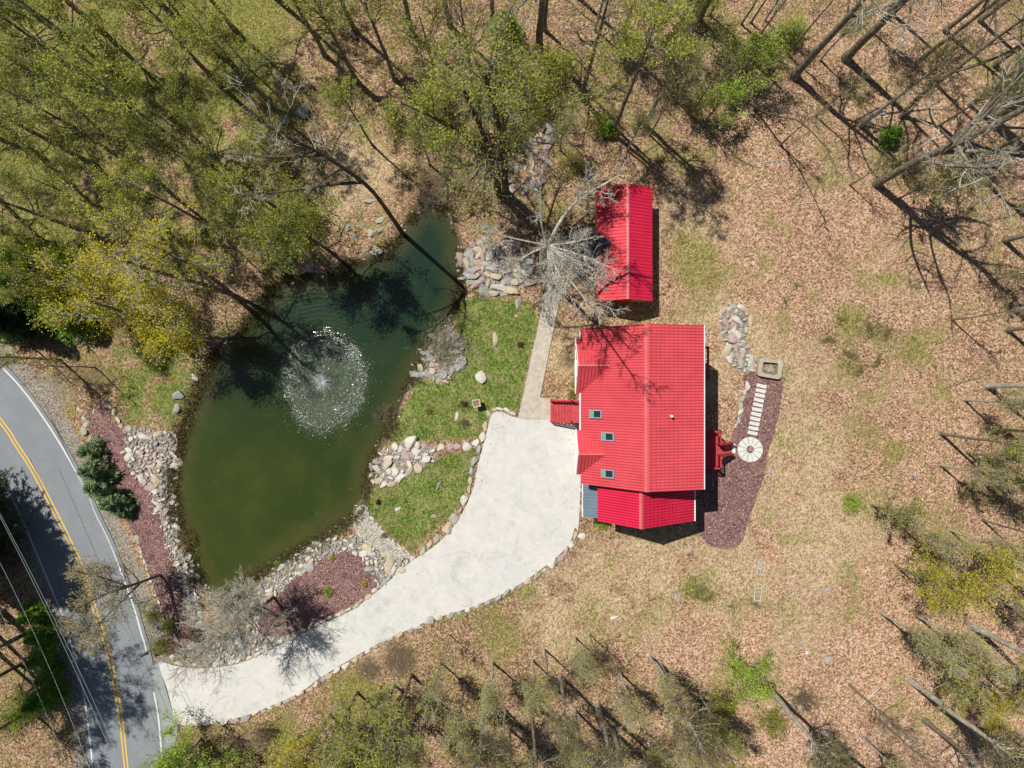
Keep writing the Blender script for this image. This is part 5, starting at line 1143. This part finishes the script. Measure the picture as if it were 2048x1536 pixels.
dome('shore_shrub', 'amber leafed shrub leaning over the left shore of the pond', 'shrub', 83, 376, 1078, .75, LEAF_RUS, 1.1, 1500)
dome('small_shrub', 'tiny maroon shrub low on the lawn by the pond bank', 'shrub', 84, 757, 1004, .2, MAROON)
dome('small_shrub', 'small green tuft at the upper end of the stone belt', 'shrub', 85, 553, 1128, .25, LEAF_BRT)
# heap of cut brush on the pond edge
rng = np.random.default_rng(90); N = 420; x0, y0 = G(886, 692)
p = np.stack([rng.normal(x0, .75, N), rng.normal(y0, .95, N), rng.uniform(.1, .7, N)], 1); a = rng.normal(.9, .7, N); d = np.stack([np.cos(a), np.sin(a), rng.normal(0, .15, N)], 1)
bp, br = grow(p, d, rng.uniform(.6, 1.6, N), rng.uniform(.008, .02, N), 4, rng, .15, -.05); v, f = tubes(bp, br, 3)
tag(link('brush_heap', mesh_np('brush_heap', v, f, TWIGG)), 'heap of cut grey brown twigs on the right shore of the pond', 'brush')

# fallen logs and sticks
for k, (a, b_, c_, d_, r_, mt, lab) in enumerate([
 (1710,1285,1712,1312,.05,TWIGL,'lone short white stick lying in the lower right leaf litter'), (1722,1410,1758,1376,.06,TWIGL,'pale fallen branch in the lower right leaf litter'), (1955,1345,1985,1358,.09,BARKL,'short pale fallen log between the lower right trees'),
 (2000,1370,2047,1392,.07,BARKL,'pale fallen log at the right edge of the lower woods'), (100,275,165,265,.06,BARKL,'pale fallen branch in the upper left woods'), (90,412,142,392,.05,TWIGL,'thin pale fallen branch at the left edge of the woods'), (1500,330,1590,318,.03,TWIGL,'thin white twig lying right of the shed'),
 (1588,410,1643,406,.04,TWIGL,'white fallen branch on the leaves right of the shed'), (0,1428,55,1418,.10,BARKL,'pale fallen log left of the road'), (0,1385,60,1368,.05,TWIG,'brown fallen branch left of the road'), (1880,780,1990,745,.05,BARK,'dark fallen branch by the right edge'),
 (560,1440,640,1420,.05,TWIG,'brown fallen branch below the driveway'), (1240,1090,1262,1060,.02,TWIG,'thin stick in the grass under the wing')]):
    x1, y1 = G(a, b_); x2, y2 = G(c_, d_); z = r_-.05; mx, my = (x1+x2)/2+.1, (y1+y2)/2+.1
    pts = np.array([[(x1, y1, z), (mx, my, z+.04), (x2, y2, z)]]); v1, f1 = tubes(pts, np.array([[r_, r_*.85, r_*.5]]), 7)
    q, qr = spawn(pts, np.array([[r_, r_*.8, r_*.5]]), 5, .3, 1, .8, .3, .5, 3, rng, .2, 0, .01); v2, f2 = tubes(q, qr, 4); v, f = cat([(v1, f1), (v2, f2)])
    tag(link('fallen_log', mesh_np('fallen_log', v, f, mt, smooth=True)), lab, 'log')

# ------------------------------------------------------------------ fountain
ft = thing('fountain', 'fountain spraying in the pond with glittering drops around it', 'fountain', (FX, FY, -.34))
b = MB(); b.tube([(0, 0, -.5), (0, 0, .06)], [.14, .12], 12); b.tube([(0, 0, .05), (0, 0, .16)], [.05, .03], 10); b.build('nozzle', DARKM, ft)
m = NT('spray water'); m.fin((.86, .90, .92), .12, .8); SPRAY = m.mat; m.b.inputs['Coat Weight'].default_value = .5
rng = np.random.default_rng(5); N = 260; a = rng.uniform(0, 6.28, N); d = np.stack([np.cos(a)*.8, np.sin(a)*.8, np.full(N, 1.1)], 1)
bp, br = grow(np.zeros((N, 3))+np.array([0, 0, .1]), d, rng.uniform(.3, 1.3, N), rng.uniform(.004, .009, N), 6, rng, .06, -.28); v, f = tubes(bp, br, 3)
o = link('spray', mesh_np('spray', v, f, SPRAY), ft); tag(o, kind='stuff')
N = 5200; a = rng.uniform(0, 6.28, N); rr_ = np.concatenate([rng.normal(3.0, .5, int(N*.72)), rng.uniform(.2, 3.2, N-int(N*.72))]); wob = 1+.1*np.sin(a*3+1)+.07*np.sin(a*7)
cx_ = rr_*np.cos(a)*wob; cy_ = rr_*np.sin(a)*wob*1.12-.1; z = np.where(rng.random(N) < .25, rng.uniform(.02, .5, N), rng.uniform(.005, .03, N)); c0 = np.stack([cx_, cy_, z], 1); kk_ = rng.random(N) < .25+.9*sstep(.4, .62, fbm(cx_+40, cy_, 1.1, 55, 4)); c0 = c0[kk_]; N = len(c0)
far = rng.random(N) < .05; c0[far, :2] *= 1.35
s = rng.lognormal(math.log(.013), .5, N); oc = np.array([(1, 0, 0), (-1, 0, 0), (0, 1, 0), (0, -1, 0), (0, 0, 1), (0, 0, -1)], float); ff = np.array([(4, 0, 2), (4, 2, 1), (4, 1, 3), (4, 3, 0), (5, 2, 0), (5, 1, 2), (5, 3, 1), (5, 0, 3)])
v = c0[:, None]+oc[None]*s[:, None, None]; f = (ff[None]+(np.arange(N)*6)[:, None, None]).reshape(-1, 3)
o = link('droplets', mesh_np('droplets', v.reshape(-1, 3), f, SPRAY), ft); tag(o, kind='stuff')

# ------------------------------------------------------------------ overhead wires
for k, (a, b_, lab) in enumerate((((-160, 720), (330, 1700), 'upper of the two close overhead wires beside the road'), ((-150, 735), (322, 1715), 'lower of the two close overhead wires beside the road'), ((-120, 880), (230, 1640), 'overhead wire over the hemlocks left of the road, nearer to the road'), ((-190, 850), (190, 1640), 'overhead wire over the hemlocks left of the road, farther from the road'))):
    z = 7.5; x1, y1 = G(*a, z); x2, y2 = G(*b_, z); t = np.linspace(0, 1, 30); pts = np.stack([x1+(x2-x1)*t, y1+(y2-y1)*t, z-1.0*4*t*(1-t)+.6], 1)[None]
    v, f = tubes(pts, np.full((1, 30), .013), 5); tag(link('utility_wire', mesh_np('utility_wire', v, f, flat('wire %d' % k, (.30, .38, .36), .5, .4))), lab, 'wire', 'overhead wires along the road')

# ------------------------------------------------------------------ ground cover that nobody could count
rng = np.random.default_rng(77)
def outside(x, y, polys, m_=.05):
    k = np.ones(len(x), bool)
    for q in polys: k &= sdist(x, y, q) > m_
    return k
drive_in = offset_line(drive_w+drive_w[:1], .0)
SOLID = [drive_w, path_w, road_w, pond_w, house_w, [(6.6, 6.5), (10.5, 6.5), (10.5, 14.8), (6.6, 14.8)]]
n = 85000; x = rng.uniform(-43, 43, n); y = rng.uniform(-33, 33, n)
dd_ = sdist(x, y, drive_w); k = (outside(x, y, SOLID) | ((dd_ <= .05) & (dd_ > -1.2) & (rng.random(n) < .10) & outside(x, y, SOLID[2:]))) & outside(x, y, lawn_w, 0) ; k &= outside(x, y, MULCHES+[pebble_w], .0) | (rng.random(n) < .12); x, y = x[k], y[k]
k = rng.random(len(x)) < .12+.88*sstep(.38, .62, fbm(x, y, 2.0, 91, 5))*(.35+.65*sstep(.35, .6, fbm(x, y, 9, 92))); x, y = x[k], y[k]
p = np.stack([x, y, np.where(sdist(x, y, drive_w) < .05, .05, gz(x, y))+rng.uniform(.01, .05, len(x))], 1)
v, f = leafquads(p, .12, rng, .7, .25)
LITTER = leaf_mat('fallen leaves', [(.20, .10, .06), (.44, .25, .165), (.62, .39, .27), (.30, .165, .105), (.86, .64, .51), (.52, .31, .205)], .1)
tag(link('fallen_leaves', mesh_np('fallen_leaves', v, f, LITTER)), 'dry fallen leaves strewn over the woodland floor and grass', 'leaves', kind='stuff')
n = 5200; x = rng.uniform(-42, 42, n); y = rng.uniform(-32, 32, n); k = outside(x, y, SOLID+MULCHES+[pebble_w], .3) & outside(x, y, lawn_w, 0) & (rng.random(n) < .15+.85*sstep(.42, .62, fbm(x, y, 6, 97))); x, y = x[k], y[k]; n = len(x)
a = rng.uniform(0, 6.28, n); bp, br = grow(np.stack([x, y, gz(x, y)+.04], 1), np.stack([np.cos(a), np.sin(a), np.zeros(n)], 1), rng.lognormal(-.7, .5, n), rng.uniform(.008, .026, n), 4, rng, .16, .0)
v, f = tubes(bp, br, 4); tag(link('twig_litter', mesh_np('twig_litter', v, f, TWIGP)), 'small dead sticks scattered over the leaf litter of the woods', 'twigs', kind='stuff')
def blades(x, y, h, rng, w_=.018, lean=.5):
    n = len(x); z = gz(x, y); a = rng.uniform(0, 6.28, n); hh = h*rng.uniform(.5, 1.3, n); ln = rng.uniform(.1, lean, n)*hh; b_ = rng.uniform(0, 6.28, n)
    dx_, dy_ = np.cos(a)*w_, np.sin(a)*w_; tx, ty = np.cos(b_)*ln, np.sin(b_)*ln
    v = np.stack([np.stack([x-dx_, y-dy_, z-.01], 1), np.stack([x+dx_, y+dy_, z-.01], 1), np.stack([x+tx, y+ty, z+hh], 1)], 1).reshape(-1, 3); return v, np.arange(n*3).reshape(-1, 3)
xs, ys = [], []
for q in lawn_w:
    bx_ = [p_[0] for p_ in q]; by_ = [p_[1] for p_ in q]; n = int((max(bx_)-min(bx_))*(max(by_)-min(by_))*170); x = rng.uniform(min(bx_)-.3, max(bx_)+.3, n); y = rng.uniform(min(by_)-.3, max(by_)+.3, n)
    k = (sdist(x, y, q)+rng.normal(0, .15, n) < .1) & outside(x, y, SOLID+MULCHES+[pebble_w], .03) & (rng.random(n) < .08+.92*sstep(.42, .62, fbm(x, y, 1.4, 61, 5))); xs.append(x[k]); ys.append(y[k])
v, f = blades(np.concatenate(xs), np.concatenate(ys), .10, rng)
tag(link('lawn_grass', mesh_np('lawn_grass', v, f, leaf_mat('lawn blades', [(.045, .10, .012), (.11, .18, .03), (.17, .22, .045), (.34, .31, .13), (.07, .14, .02)], .2))), 'short green grass of the lawns by the pond', 'grass', kind='stuff')
n = 60000; x = rng.uniform(-43, 43, n); y = rng.uniform(-33, 33, n); k = outside(x, y, SOLID+MULCHES+[pebble_w]) & (fbm(x, y, 3.2, 21) > .47); x, y = x[k], y[k]
v, f = blades(x, y, .13, rng, .02, .8)
tag(link('wild_grass', mesh_np('wild_grass', v, f, leaf_mat('wild blades', [(.20, .18, .06), (.34, .29, .14), (.46, .38, .22), (.15, .17, .04), (.50, .43, .28)], .15))), 'thin dry and olive wild grass around the house and under the trees', 'grass', kind='stuff')
# weeds and dead stalks on the pond bank
NWD = 42000; i_ = rng.integers(0, len(pond_w), NWD); nx_ = rng.normal(.25, .42, NWD); cxp, cyp = cxm, cym
bx_ = np.array(pond_w)[i_]+rng.normal(0, .2, (NWD, 2)); dv = bx_-np.array([cxp, cyp]); dv /= np.linalg.norm(dv, axis=1)[:, None]; bx_ = bx_+dv*nx_[:, None]; k = fbm(bx_[:, 0], bx_[:, 1], 2, 71) > .42
v, f = blades(bx_[k, 0], bx_[k, 1], .36, rng, .028, 1.1)
tag(link('bank_weeds', mesh_np('bank_weeds', v, f, leaf_mat('bank weeds', [(.12, .13, .03), (.26, .22, .10), (.13, .09, .08), (.34, .28, .16), (.12, .15, .03), (.20, .20, .05)], .15))), 'tangled weeds and dead stalks on the bank of the pond', 'weeds', kind='stuff')
print('objects', len(bpy.data.objects), 'faces', sum(len(m_.polygons) for m_ in bpy.data.meshes))
